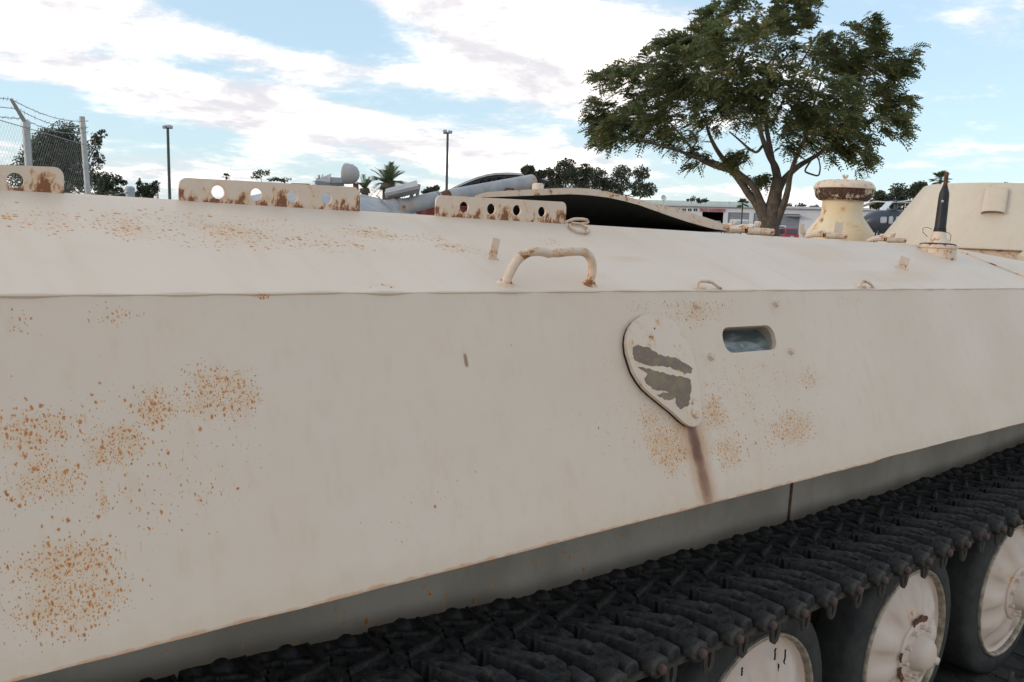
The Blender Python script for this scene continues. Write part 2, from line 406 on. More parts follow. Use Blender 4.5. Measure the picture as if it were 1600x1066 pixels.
c = g.mix(g.ramp(g.noise(55, 4, .7), .3, .75), (.008, .008, .008), (.033, .030, .028)); c = g.mix(g.math('MULTIPLY', gr, .45), c, (.10, .085, .066))
geo = g.node('ShaderNodeNewGeometry'); c = g.mix(g.ramp(geo.outputs['Pointiness'], .53, .62, 0, .5), c, (.085, .075, .066))
g.set(c, .74, .1, g.bump(g.noise(120, 3, .7), .6, .004), .3)
g = NG('chipped_cover')     # cream paint flaked off over old camouflage
cc0 = L(side(1035, 598))
c = g.mix(g.ramp(g.noise(22, 3), .36, .54), (.23, .165, .085), (.18, .115, .082)); c = g.mix(g.ramp(g.noise(150, 4), .5, .7), c, (.2, .18, .12))
MATS['camo'] = g.set(c, .6, normal=g.bump(g.noise(120, 3), .3, .002))
g = NG('glass'); gz = g.mix(g.ramp(g.noise(9, 4, .6, g.map((1, 1, 5))), .4, .62), (.06, .075, .075), (.17, .19, .18)); g.set(gz, .08, spec=.6); 
g = NG('window_glass'); g.set((.05, .06, .07), .08, spec=.6)

# ------------------------------------------------------------------ ground
VROT = Matrix.Rotation(-PITCH, 3, 'Y')
BASE = EYE + VROT @ O
TANP = math.tan(-PITCH)
def ground_z(x, y):
    d = math.hypot(x - BASE.x, y - BASE.y); k = max(0., 1 - max(0., d - 4.6) / 6.0); k = k * k * (3 - 2 * k)
    dx = max(-5.5, min(5.5, x - BASE.x))
    return (BASE.z - TANP * dx) * k + .0 * (1 - k)
gv, gf, xs = [], [], [-3000, -900, -300, -120, -60, -30] + [-20 + 1.25 * i for i in range(37)] + [35, 60, 120, 300, 900, 3000]
for yy in xs:
    for xx in xs: gv.append((xx, yy, ground_z(xx, yy)))
nx = len(xs)
for j in range(nx - 1):
    for i in range(nx - 1): gf.append((j * nx + i, j * nx + i + 1, (j + 1) * nx + i + 1, (j + 1) * nx + i))
g = NG('packed_dirt')
c = g.mix(g.ramp(g.noise(.25, 5), .3, .7), (.30, .235, .17), (.37, .29, .21)); c = g.mix(g.ramp(g.noise(40, 3), .4, .7), c, (.42, .34, .25))
g.set(c, .9, normal=g.bump(g.noise(60, 4), .5, .01))
tag(raw('ground', gv, gf, 'packed_dirt'), kind='structure')

# ------------------------------------------------------------------ armoured vehicle
veh = thing('armoured_vehicle', 'cream tracked armoured vehicle with rust-spotted sloping side, filling the foreground', 'armoured vehicle', BASE)
veh.rotation_euler = (0, -PITCH, 0)
X0, X1 = -1.35, 5.35
def strip(y0, z0, y1, z1, xa, xb, th, nrm, name, mat, segs=1, **k):
    """a long flat plate of the hull"""
    m = MB(); a, b = Vector((0, y0, z0)), Vector((0, y1, z1)); nn = Vector(nrm) * -th
    P = []
    for q in (a, b, b + nn, a + nn):
        for x in (xa, xb): P.append(q + Vector((x, 0, 0)))
    m.add(P, [(0, 1, 3, 2), (2, 3, 5, 4), (4, 5, 7, 6), (6, 7, 1, 0), (0, 2, 4, 6), (1, 7, 5, 3)])
    return m.build(name, mat, veh, O, **k)
def uv_side(p): d = p - Vector((0, YE, ZE)); return (p.x, d.dot(SV))
def side3(u, v, w): return Vector((u, YE, ZE)) + SV * v - NS * w
def uv_roof(p): d = p - Vector((0, YK, ZK)); return (p.x, d.dot(RV))
def roof3(u, v, w): return Vector((u, YK, ZK)) + RV * v - NR * w
HS = math.hypot(YK - YE, ZK - ZE); HR = math.hypot(YCR - YK, ZCR - ZK)
# side plate with the vision slot cut through it
sl = [(1122, 512), (1210, 508), (1213, 547), (1138, 551)]
su = [uv_side(side(*p)) for p in sl]
ua, ub = sum(p[0] for p in (su[0], su[3])) / 2, sum(p[0] for p in (su[1], su[2])) / 2
va, vb = sum(p[1] for p in (su[2], su[3])) / 2, sum(p[1] for p in (su[0], su[1])) / 2
def round_rect(a, b, c, d, r, n=5):
    P = []
    for (x, y, s) in ((b - r, c + r, -90), (b - r, d - r, 0), (a + r, d - r, 90), (a + r, c + r, 180)):
        for i in range(n + 1):
            t = R(s + 90 * i / n); P.append((x + r * math.cos(t), y + r * math.sin(t)))
    return P
slot = round_rect(ua, ub, va, vb, (vb - va) * .42)
edge = []
rnd = random.Random(3)
xx = X0
while xx < X1: edge.append((xx, rnd.uniform(-.0007, .0007))); xx += .05
xkink = side(1368, 720).x
outer = [(x, v + (.004 if x > xkink else 0)) for x, v in edge] + [(X1, .004), (X1, HS), (X0, HS)]
MB().prism(outer, [slot], side3, .012).build('side_plate', 'side_paint', veh, O)
m = MB(); pts = []                                                     # weld along the knuckle
xx = X0
while xx < X1:
    pts.append(Vector((xx, YK + .0016 * noise.noise(Vector((xx * 9, 0, 0))), ZK + .0018 * noise.noise(Vector((xx * 7, 5, 0)))) )); xx += .018
m.tube(pts, [max(.0008, .0026 + .0034 * noise.noise(Vector((p.x * 14, 9, 0)))) for p in pts], 6).build('weld_seam', 'side_paint', veh, O, smooth=True)
# sloped roof plate: its crease ends by the aerial and then falls away towards the nose
pa = atY(1478, 386, YCR); xbk = pa.x
pe = slope(1600, 434); ue, ve = uv_roof(pe)
dv = (ve - HR) / (ue - xbk)
outer = [(X0, 0), (X1, 0), (X1, max(.02, HR + dv * (X1 - xbk))), (xbk, HR), (X0, HR)]
MB().prism(outer, [], roof3, .01).build('sloped_roof_plate', 'roof_paint', veh, O)
# roof, deck ahead of it, hidden far side
A_ = roof3(xbk, HR, 0); B_ = roof3(X1, max(.02, HR + dv * (X1 - xbk)), 0)
YF = 5.0 - YCR
MB().box(((X0 + xbk) / 2, 2.5, ZCR - .0075), (xbk - X0, YF - YCR - .004, .012)).build('roof_plate', 'cream_paint', veh, O)
m = MB(); c1 = Vector((X1, 2.15, .005)); c2 = Vector((X1, 2.9, .005)); A2 = Vector((xbk, YF, ZCR)); 
m.add([A_, B_, c1, c2, A2, A_ + Vector((0, .02, -.02)), B_ + Vector((0, .02, -.02)), c1 + Vector((0, 0, -.02)), c2 + Vector((0, 0, -.02)), A2 + Vector((0, 0, -.02))],
      [(0, 1, 2), (0, 2, 3, 4), (7, 6, 5), (9, 8, 7, 5), (0, 5, 6, 1), (1, 6, 7, 2), (2, 7, 8, 3), (3, 8, 9, 4), (4, 9, 5, 0)])
m.build('forward_deck_plate', 'cream_paint', veh, O)
seam = [roof3(xbk + .02 + t * (X1 - xbk), HR * .86 + dv * 1.25 * t * (X1 - xbk), -.001) for t in [i / 14 for i in range(13)]]
MB().tube(seam, .0045, 6).build('deck_seam', 'bar_paint', veh, O)
YO = 5.0
strip(YO - YE, ZE, YO - YK, ZK, X0, X1, .012, (0, .9, .3), 'far_side_plate', 'cream_paint')
strip(YO - YK, ZK, YF, ZCR, X0, xbk, .01, (0, .3, .9), 'far_roof_plate', 'cream_paint')
WY = 1.40
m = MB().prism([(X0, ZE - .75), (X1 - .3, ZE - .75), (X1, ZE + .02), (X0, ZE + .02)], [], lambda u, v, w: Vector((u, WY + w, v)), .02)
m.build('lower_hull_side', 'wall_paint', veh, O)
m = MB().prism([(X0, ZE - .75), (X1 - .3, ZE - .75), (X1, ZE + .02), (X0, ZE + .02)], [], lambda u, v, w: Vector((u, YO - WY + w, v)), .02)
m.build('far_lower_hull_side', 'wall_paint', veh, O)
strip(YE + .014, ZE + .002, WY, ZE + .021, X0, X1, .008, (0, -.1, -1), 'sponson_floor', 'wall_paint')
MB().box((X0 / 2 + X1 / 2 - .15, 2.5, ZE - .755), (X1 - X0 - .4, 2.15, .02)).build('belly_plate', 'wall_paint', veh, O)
for nm, xq in (('rear_plate', X0 - .006), ('nose_plate', X1 + .006)):
    poly = [(YE, ZE), (YK, ZK), (YCR, ZCR - .02), (YF, ZCR - .02), (YO - YK, ZK), (YO - YE, ZE), (YO - WY, ZE - .7), (WY, ZE - .7)]
    if xq > 0: poly[2] = (YK + .1, ZK + .01); poly[3] = (YO - YK - .1, ZK + .01)
    MB().prism(poly, [], lambda u, v, w: Vector((xq + w - .006, u, v)), .012).build(nm, 'cream_paint', veh, O)
s0 = atY(1236, 757, WY - .001); s1 = atY(1230, 812, WY - .001)
MB().tube([Vector((s0.x, WY - .001, ZE)), Vector((s0.x + .003, WY - .002, ZE - .15)), Vector((s0.x, WY - .001, ZE - .6))], .005, 6).build('hull_seam', 'rust_metal', veh, O)

# vision slot: frame behind the plate and thick glass
vs_ = MB().prism(round_rect(ua - .012, ub + .012, va - .012, vb + .012, .03), [round_rect(ua + .001, ub - .001, va + .001, vb - .001, (vb - va) * .42)], lambda u, v, w: side3(u, v, .0125 + w), .05).build('vision_slot', 'wall_paint', veh, O)
MB().prism(round_rect(ua - .01, ub + .01, va - .01, vb + .01, .02), [], lambda u, v, w: side3(u, v, .0165 + .35 * (v - va) + w), .006).build('glass', 'glass', vs_, O)
m = MB()                                                              # crazed white spot in the glass
gc = uv_side(side(1172, 540))
for k in range(26):
    a = rnd.uniform(R(70), R(140)) if k < 16 else rnd.uniform(0, 6.28); l0 = rnd.uniform(.001, .012)
    q = (gc[0] + math.cos(a) * l0, gc[1] + math.sin(a) * l0)
    m.box(side3(q[0], q[1], .0158 + .35 * (q[1] - va)), (.0016, .0004, .0022), Matrix.Rotation(a, 3, 'Y'))
m.build('glass_chip', 'cream_paint', vs_, O)
bolt = None
for (px, py) in ((1087, 477), (1211.6, 474.6), (1110, 557.6), (1235, 549)):
    c = side(px, py)
    if bolt is None:
        m = MB(); m.lathe([(0, .0095), (.0075, .0095), (.0088, .008), (.0092, .003), (.0098, .0025), (.0098, -.003)], (0, 0, 0), NS, 6)
        bolt = m.build('bolt', 'cover_paint', veh, smooth=True, angle=25); bolt.location = L(c)
    else: copy_obj(bolt, veh, L(c))

# teardrop port cover
td = [(1004, 493.5), (1022, 495.5), (1037, 501), (1051, 512), (1062, 527), (1070, 544), (1076, 563), (1081, 582), (1084.5, 602), (1087.5, 628), (1089, 651), (1087.5, 660), (1083, 666), (1076, 669), (1069, 667.5), (1060, 661.5), (1043, 646), (1027, 633), (1011, 620), (999, 609), (990, 597), (982, 583), (977, 568), (972.5, 553), (971, 538), (972.5, 525), (977, 513), (984, 504), (994, 497)]
tdu = [uv_side(side(*p)) for p in td]
cu = sum(p[0] for p in tdu) / len(tdu); cv = sum(p[1] for p in tdu) / len(tdu)
cover = MB().prism(tdu, [], lambda u, v, w: side3(u, v, w - .0165), .0095).build('port_cover', 'cover_paint', veh, O, smooth=True, bevel=.0016)
MB().prism([(cu + (u - cu) * .985, cv + (v - cv) * .985) for u, v in tdu], [], lambda u, v, w: side3(u, v, w - .0068), .0066).build('gasket_or_gap_shade', 'black_rubber', cover, O)  # black sheet put in for the shaded gap behind the raised cover
pv = side(1078, 647)
MB().lathe([(0, .0225), (.011, .0215), (.0135, .019), (.0135, .012)], pv, NS, 16).build('pivot_boss', 'part_paint', cover, O, smooth=True)
def jag(poly, amp, n=4, seed=1):
    r = random.Random(seed); out = []
    for i, p in enumerate(poly):
        q = poly[(i + 1) % len(poly)]
        for k in range(n):
            t = k / n; out.append((p[0] + (q[0] - p[0]) * t + r.uniform(-amp, amp), p[1] + (q[1] - p[1]) * t + r.uniform(-amp, amp)))
    return out
for sd, ch in ((4, [(981, 544), (990, 542), (1006, 547), (1020, 556), (1035, 560), (1050, 563), (1062, 570), (1069, 574), (1073, 578), (1072, 586), (1062, 587), (1048, 580), (1030, 574), (1012, 574), (994, 571), (984, 566), (981, 556)]),
               (5, [(988, 577), (1006, 579), (1024, 584), (1040, 588), (1058, 592), (1070, 596), (1073, 608), (1069, 622), (1069, 634), (1056, 643), (1049, 637), (1047, 624), (1034, 628), (1018, 620), (1036, 615), (1014, 612), (1002, 603), (998, 594), (1004, 588)])):
    MB().prism(jag([uv_side(side(*p)) for p in ch], .0022, 4, sd), [], lambda u, v, w: side3(u, v, w - .0170), .0008).build('bare_patch', 'camo', cover, O)
MB().lathe([(0, .0186), (.002, .018), (.002, .016)], side(1014.5, 516.5), NS, 8).build('cover_pin', 'rust_metal', cover, O)

# perforated mounting rails on the crease
def rail(tl, tr, bl, br, holes, corner=(1, 1)):
    a = atY(*bl, YCR - .004); b = atY(*br, YCR - .004); c = atY(*tl, YCR - .004); d = atY(*tr, YCR - .004)
    x0, x1 = (a.x + c.x) / 2, (b.x + d.x) / 2; zt0, zt1 = c.z, d.z; zb = ZCR - .003; r = .016
    P = [(x0, zb), (x1, zb)]
    if corner[1]: P += [(x1 - r + r * math.cos(R(t)), zt1 - r + r * math.sin(R(t))) for t in (0, 22, 45, 67, 90)]
    else: P += [(x1, zt1 - .012), (x1 - .012, zt1)]
    P += [(x0 + r + r * math.cos(R(t)), zt0 - r + r * math.sin(R(t))) for t in (90, 112, 135, 157, 180)]
    H = []
    for (px, py, pr) in holes:
        q = atY(px, py, YCR - .004); rr = abs(atY(px, py - pr, YCR - .004).z - q.z)
        H.append([(q.x + rr * math.cos(R(t)), q.z + rr * math.sin(R(t))) for t in range(0, 360, 15)])
    org = Vector((x0, YCR, zb))
    o = MB().prism(P, H, lambda u, v, w: Vector((u, YCR - .004 + w, v)), .006).build('mounting_rail', 'rail_paint', veh, org)
    o.location = L(org); return o
rail((-160, 251), (100, 262), (-160, 297), (100, 306), [(24, 282, 12), (-66, 277, 13)])
rail((281, 277), (563, 293), (279, 318), (562, 330), [(341, 300.5, 10.6), (401, 304.3, 9.8), (457, 307.5, 9.4), (510.5, 310, 9.0)], (1, 0))
rail((682, 304.5), (885, 316), (681, 337), (884, 347), [(725.5, 324, 8.8), (768, 326.7, 8.6), (808, 328.8, 8.4), (847, 331, 8.0)])

# grab handle bent out of pipe
hp = [(789, 446), (793, 434), (799, 421), (806, 409), (814, 401), (822, 396), (832, 393), (842, 392.5), (851, 394), (858, 396.5), (863, 397.5), (870, 395.5), (880, 394), (895, 393), (906, 392.5), (914, 394), (921, 400), (925, 409), (926, 421), (924, 432), (920, 446)]
yh = slope(790, 445).y; q = [atY(px, py, yh) for px, py in hp]
ql = []
for i in range(len(q) - 1):
    for k in range(3): ql.append(q[i].lerp(q[i + 1], k / 3))
ql.append(q[-1]); 
for _ in range(2): ql = [ql[0]] + [(ql[i - 1] + ql[i] * 2 + ql[i + 1]) / 4 for i in range(1, len(ql) - 1)] + [ql[-1]]
pm = min(range(len(ql)), key=lambda i: abs(ql[i].x - q[10].x))
MB().tube(ql, [.0100 - .003 * math.exp(-((i - pm) / 2.0) ** 2) for i in range(len(ql))], 12).build('grab_handle', 'bar_paint', veh, O, smooth=True)
for e in (q[0], q[-1]):
    b = slope(*((790, 444) if e is q[0] else (921, 444)))
    MB().lathe([(.0125, .006), (.016, .003), (.021, 0.0), (.022, -.003)], b, NR, 14).build('weld_collar', 'bar_paint', veh, O, smooth=True)

# small tabs, lashing rings and hinges on the roof
def tab(px, py_b, w, h, lean=0, mat='part_paint', yv=None, turn=.25):
    b = slope(px, py_b) if yv is None else atY(px, py_b, yv)
    turn = math.atan2(b.y, b.x) - math.pi / 2 + .45
    rot = Matrix.Rotation(turn, 3, 'Z') @ Matrix.Rotation(lean, 3, 'Y')
    o = MB().box((0, 0, h / 2), (w, .004, h)).box((0, 0, -.001), (w * 1.35, .014, .006)).build('tab', mat, veh)
    o.location = L(b); o.rotation_euler = rot.to_euler(); return o
tab(769, 404, .019, .046, .18, 'hinge_paint')
tab(1408, 420, .036, .044, .25)
tab(1308, 372, .034, .062, .04, yv=1.82)
def loop_ring(pts, rad, fn, name='lashing_ring', lift=.006, closed=True, mat='hinge_paint'):
    P = [fn(*p) + NR * lift for p in pts]
    return MB().tube(P, rad, 8, closed=closed).build(name, mat, veh, O, smooth=True)
loop_ring([(889, 355), (893, 361), (903, 366), (914, 367), (919, 363), (915, 358), (905, 353), (894, 352)], .0042, slope)
hb = lambda px, py: atY(px, py, YCR + .01)
def lash_bar(pts, rad, fn, name='lashing_eye'):
    return MB().tube([fn(*p) for p in pts], rad, 8).build(name, 'hinge_paint', veh, O, smooth=True)
lash_bar([(884, 348), (890, 345), (897, 342.5), (910, 342.5), (917, 344), (919, 347), (915, 349), (909, 349.5)], .0045, hb)
y1 = slope(1108, 452).y
lash_bar([(1089, 450), (1090, 443), (1094, 439.5), (1103, 439.5), (1112, 441), (1119, 446), (1127, 452)], .0042, lambda a, b: atY(a, b, y1))
y2 = slope(1355, 450).y
lash_bar([(1343, 448), (1344, 443), (1349, 440), (1356, 441), (1361, 445), (1365, 450)], .0042, lambda a, b: atY(a, b, y2))
loop_ring([(1343, 448), (1347, 450), (1352, 451)], .0042, slope, 'lashing_foot', .003, False)
loop_ring([(1090, 447), (1096, 451), (1102, 453)], .0042, slope, 'lashing_foot', .003, False)
def hinge(px, py, s=1.0, knob=True):
    b = atY(px, py, YCR + .03); e = L(b); rt = (0, 0, -.55)
    o = MB().tube([(-.045, 0, .014), (.0, 0, .014)], .013, 12).tube([(.002, 0, .014), (.036, 0, .014)], .0125, 12).tube([(.038, 0, .014), (.052, 0, .014)], .0115, 12).build('hinge', 'hinge_paint', veh, smooth=True)
    o.location = e; o.rotation_euler = rt; o.scale = (s, s, s)
    MB().lathe([(0, -.006), (.006, -.006), (.008, .001), (.008, .004)], (-.047, 0, .014), (-1, 0, 0), 12).build('hinge_pin', 'rust_metal', o)
    m = MB(); m.tube([(-.02, .01, .02), (-.05, .03, .022), (-.08, .045, .016), (-.11, .05, .004)], [.016, .016, .012, .008], 8).build('hinge_arm', 'hinge_paint', o, smooth=True)
    if knob:
        MB().lathe([(0, .05), (.008, .05), (.012, .046), (.012, .038), (.0085, .034), (.0085, .012)], (.0, .02, 0), (0, 0, 1), 10).build('hinge_stop', 'hinge_paint', o, smooth=True)
    return o
hinge(1186, 368); hinge(1304, 374, .9, False); hinge(1398, 380, .9)
h4 = hinge(1150, 361, .85); h4.location = L(atY(1150, 360, 2.35))
# curved catch on the roof
b = L(atY(1252, 371, 1.9)); m = MB(); rows = []
for i in range(7):
    t = i / 6; rows.append((.030 * (1 - t) ** 2 - .004, t * .052, .016 - .004 * abs(t - .6)))
for s_ in (-.002, .002):
    for (x, z, hw) in rows: m.v += [Vector((x + s_ - hw, 0, z)), Vector((x + s_ + hw, 0, z))]
for i in range(6):
    a0 = 2 * i; m.f += [(a0, a0 + 1, a0 + 3, a0 + 2), (14 + a0, 14 + a0 + 2, 14 + a0 + 3, 14 + a0 + 1), (a0, a0 + 2, 14 + a0 + 2, 14 + a0), (a0 + 1, 14 + a0 + 1, 14 + a0 + 3, a0 + 3)]
m.v = [Vector((p.x, (.003 if k >= 14 else -.003), p.z)) for k, p in enumerate(m.v)]
m.f += [(0, 14, 15, 1), (12, 13, 27, 26)]
o = m.build('hatch_catch', 'hinge_paint', veh); o.location = b

# raised engine hatch lid: near rim in the air, hinged along its far side
YH = 1.86
top = [(742, 306), (752, 302.5), (762, 300), (790, 298.2), (826, 296.2), (860, 294.6), (883, 294), (904, 294), (926, 295.2), (950, 299.5), (975, 306), (1000, 312.7), (1025, 318.2), (1050, 324), (1075, 331), (1100, 339), (1118, 345), (1131, 350.5), (1141, 356), (1147, 361)]
bot = [(742, 308.5), (752, 308.3), (763, 308), (790, 307.2), (826, 306), (860, 304.6), (888, 303.6), (906, 304.2), (928, 306), (951, 309), (976, 314.5), (1000, 321), (1025, 330), (1050, 338.8), (1075, 347), (1100, 354), (1116, 358), (1129, 360), (1139, 361), (1146, 362.3)]
T = [atY(*p, YH) for p in top]; Bt = [atY(*p, YH) for p in bot]
m = MB(); n = len(T); YHF = 2.14
for p in T: m.v.append(p)
for p in Bt: m.v.append(p)
for i, p in enumerate(T): m.v.append(Vector((p.x + .02 + .16 * (1 - i / (n - 1)), YHF, max(.045, .03 + (p.z - .03) * .18))))
for i, p in enumerate(Bt): m.v.append(Vector((p.x + .02 + .16 * (1 - i / (n - 1)), YHF, max(.040, .025 + (p.z - .03) * .15))))
for i in range(n - 1):
    m.f += [(i, i + 1, n + i + 1, n + i), (i, 2 * n + i, 2 * n + i + 1, i + 1), (2 * n + i, 3 * n + i, 3 * n + i + 1, 2 * n + i + 1)]
m.f += [(0, n, 3 * n, 2 * n), (n - 1, 3 * n - 1, 4 * n - 1, 2 * n - 1)]
lid = m.build('hatch_lid', 'part_paint', veh, O, smooth=True)
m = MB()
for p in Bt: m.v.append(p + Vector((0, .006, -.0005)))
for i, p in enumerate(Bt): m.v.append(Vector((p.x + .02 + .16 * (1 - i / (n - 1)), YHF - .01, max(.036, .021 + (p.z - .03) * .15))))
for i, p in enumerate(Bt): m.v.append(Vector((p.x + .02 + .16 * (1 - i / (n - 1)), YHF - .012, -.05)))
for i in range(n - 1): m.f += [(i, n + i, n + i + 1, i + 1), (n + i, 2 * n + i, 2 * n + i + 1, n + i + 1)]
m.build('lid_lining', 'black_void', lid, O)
b = atY(840.5, 293, YH + .06); MB().lathe([(.017, -.03), (.017, .008), (.014, .012), (0, .013)], b, n=14).build('lid_lug', 'part_paint', lid, O, smooth=True)
b0 = atY(796, 298.5, YH + .05); MB().tube([b0 + Vector((-.02, 0, -.004)), b0 + Vector((-.012, 0, .006)), b0 + Vector((.012, 0, .006)), b0 + Vector((.02, 0, -.004))], .0035, 6).build('lid_handle', 'rust_metal', lid, O)

# mushroom ventilator
VY = 2.12; vb_ = atY(1311, 376, VY); sc = (atY(1363, 376, VY) - atY(1259, 376, VY)).length
def vz(py): return atY(1311, py, VY).z
kx = mpp(vb_)
zb, zn, zs, zm, zt = ZCR - .004, vz(331), vz(313), vz(294), vz(280)
vent = bpy.data.objects.new('ventilator', None); COL.objects.link(vent); vent.parent = veh; vent.location = L(Vector((vb_.x, VY, zb)))
MB().lathe([(52 * kx, 0), (52 * kx, vz(366) - zb), (50 * kx, vz(360) - zb), (40 * kx, vz(347) - zb), (33 * kx, vz(338) - zb), (32 * kx, zn - zb), (32 * kx, zs - zb + .006)], n=40).build('vent_neck', 'vent_paint', vent, smooth=True)
MB().lathe([(32 * kx, zs - zb), (38 * kx, vz(313) - zb), (43 * kx, vz(308) - zb), (45.5 * kx, vz(300) - zb), (46 * kx, zm - zb + .003)], n=40).build('vent_screen', 'mesh_screen', vent, smooth=True)
MB().lathe([(46 * kx, zm - zb - .003), (47.5 * kx, zm - zb - .002), (47.8 * kx, zm - zb + .003), (45 * kx, vz(287.5) - zb), (41 * kx, vz(283.5) - zb), (34 * kx, vz(281.5) - zb), (15 * kx, zt - zb), (0, zt - zb + .001)], n=40).build('vent_cap', 'part_paint', vent, smooth=True)
m = MB(); z_ = zt - zb
m.tube([(0, 0, z_), (0, 0, z_ + .012)], .008, 8)
for s_ in (-1, 1): m.tube([(0, 0, z_ + .008), (s_ * .012, 0, z_ + .014), (s_ * .017, 0, z_ + .022)], [.005, .006, .006], 8)
m.build('wing_nut', 'hinge_paint', vent, smooth=True)

# aerial: welded stub on the slope, flange, porcelain cone, rubber sleeve, whip
AY = 1.66; ac = atY(1464, 398, AY)
def az(py): return atY(1464, py, AY).z
def ar(w): return w * mpp(ac)
aer = bpy.data.objects.new('aerial', None); COL.objects.link(aer); aer.parent = veh; za = az(407); aer.location = L(Vector((ac.x, AY, za)))
MB().lathe([(ar(28), -.06), (ar(28.5), 0), (ar(28), az(389) - za), (0, az(389) - za)], n=28).build('aerial_stub', 'part_paint', aer, smooth=True)
MB().lathe([(ar(28), az(389) - za + .0003), (ar(30), az(387) - za), (ar(30), az(384) - za), (ar(26), az(382) - za), (0, az(382) - za)], n=28).build('flange', 'hinge_paint', aer, smooth=True)
MB().lathe([(ar(26), az(382) - za + .0003), (ar(25), az(380.5) - za), (ar(18), az(379.5) - za)], n=20).build('gasket_or_gap_shade', 'black_rubber', aer, smooth=True)
MB().lathe([(ar(20), az(381) - za), (ar(18), az(378) - za), (ar(12), az(371) - za), (ar(10), az(364) - za), (ar(9.4), az(362) - za), (0, az(362) - za)], n=24).build('insulator', 'part_paint', aer, smooth=True)
lean = .012
sl_ = [(9.8, 362.5), (9.8, 359), (9.0, 358.5), (9.4, 357), (8.8, 354), (8.4, 330), (7.9, 306), (7.4, 300), (5.2, 293), (3.6, 288)]
MB().lathe([(ar(w), az(y) - za) for w, y in sl_], (0, 0, 0), (lean, 0, 1), 20).build('rubber_sleeve', 'black_rubber', aer, smooth=True)
MB().lathe([(ar(3.4), az(290) - za), (ar(3.2), az(267) - za), (0, az(267) - za)], (0, 0, 0), (lean, 0, 1), 10).build('whip_stub', 'rust_metal', aer, smooth=True)
q = atY(1467, 315, AY) - Vector((ac.x, AY, za)); MB().lathe([(0, .002), (.004, .0015), (.006, 0)], (q.x - .012, -ar(7.2) - .0015, q.z), (-.5, -.86, 0), 8).build('worn_spot', 'silver', aer)
for P in ([(1456, 358), (1448, 355), (1442, 357), (1442, 363), (1449, 370)], [(1475, 363), (1482, 364), (1486, 368), (1485, 374), (1484, 378)]):
    MB().tube([atY(*p, AY - .02) - Vector((ac.x, AY, za)) for p in P], .0012, 5).build('wire', 'black_rubber', aer)
for k in range(8):
    a = 2 * math.pi * k / 8; MB().lathe([(0, .006), (.0055, .006), (.0055, 0)], (ar(27) * math.cos(a), ar(27) * math.sin(a), az(383.6) - za), n=6).build('nut', 'rust_metal', aer)

# turret: truncated cone on a ring
TR1, TYC = .80, 2.58
tl_ = rayV(1368, 379); ang = math.atan2(tl_.y, tl_.x)
# centre so that the cone's left flank is tangent to that ray
xc = (TYC * math.cos(ang) + TR1) / math.sin(ang)
tzb = .048; 
r2 = rayV(1443, 292); a2 = math.atan2(r2.y, r2.x); TR2 = xc * math.sin(a2) - TYC * math.cos(a2)
tp = Vector((math.cos(a2), math.sin(a2), 0)) * (xc * math.cos(a2) + TYC * math.sin(a2)); tzt = tp.length / math.hypot(r2.x, r2.y) * r2.z
tur = bpy.data.objects.new('turret', None); COL.objects.link(tur); tur.parent = veh; tur.location = L(Vector((xc, TYC, tzb)))
H_ = tzt - tzb
MB().lathe([(TR1 - .01, -.004), (TR1, 0), (TR1, .006), (TR2 + .004, H_ - .008), (TR2 - .006, H_), (TR2 * .6, H_ + .012), (0, H_ + .02)], n=96).build('turret_shell', 'cream_paint', tur, smooth=True, angle=25)
MB().lathe([(TR1 - .035, -.09), (TR1 - .035, .0)], n=72).build('turret_ring', 'hinge_paint', tur, smooth=True)
# sheet-metal hood over the sight port
hr = rayV(1555, 314); ha = None
best = None
for i in range(720):
    t = math.pi + i / 720 * math.pi        # camera side of the cone
    for zf in (.5, .6, .7, .8):
        rr = TR1 + (TR2 - TR1) * zf; p = Vector((xc + rr * math.cos(t), TYC + rr * math.sin(t), tzb + H_ * zf))
        d = (p.normalized() - hr.normalized()).length
        if best is None or d < best[0]: best = (d, t, zf)
t = best[1]; zf = best[2]
out = Vector((math.cos(t), math.sin(t), 0)); tan = Vector((-math.sin(t), math.cos(t), 0)); sl2 = (TR1 - TR2) / H_
dn = (Vector((0, 0, -1)) + out * sl2).normalized(); nn = (out + Vector((0, 0, sl2))).normalized()
rr = TR1 + (TR2 - TR1) * zf; hc = Vector((rr * math.cos(t), rr * math.sin(t), H_ * zf))
m = MB(); hw, hl, pr = .070, .098, .040; sec = []
for i in range(15):
    a = i / 14 * math.pi; u = -math.cos(a); v = math.sin(a) ** .45
    sec.append((u * hw, v * pr))
for (k, sgn, outw) in ((0, -1, .75), (1, 1, 1.0)):
    for th in (0, .006):
        for (u, v) in sec: m.v.append(hc + tan * (u * (1 - th / hw)) + dn * (sgn * hl) + nn * (max(0, v * outw - th)))
n = 15
for i in range(n - 1):
    m.f += [(i, i + 1, 2 * n + i + 1, 2 * n + i), (n + i, 3 * n + i, 3 * n + i + 1, n + i + 1), (2 * n + i, 2 * n + i + 1, 3 * n + i + 1, 3 * n + i), (i, n + i, n + i + 1, i + 1)]
m.f.append(tuple(n + k for k in range(n)))
m.build('sight_hood', 'cream_paint', tur, smooth=True)
m = MB(); m.prism([(-hw * .8, -hl * .9), (hw * .8, -hl * .9), (hw * .8, hl * .6), (-hw * .8, hl * .6)], [], lambda u, v, w: hc + tan * u + dn * v + nn * (.001 + w), .002).build('sight_port', 'black_void', tur)
MB().lathe([(0, .004), (.006, .003), (.006, 0)], hc - dn * hl * .8 - tan * hw * .75 + nn * .02, nn, 8).build('rusty_bolt', 'rust_metal', tur)
# driver's cupola ahead of the turret
cc = atY(1668, 398, 1.93)
MB().lathe([(.27, -.05), (.27, 0), (.235, .034), (.22, .036), (0, .038)], (cc.x, cc.y, atY(1600, 399, 1.93).z - .002), n=40).build('cupola', 'cream_paint', veh, O, smooth=True)

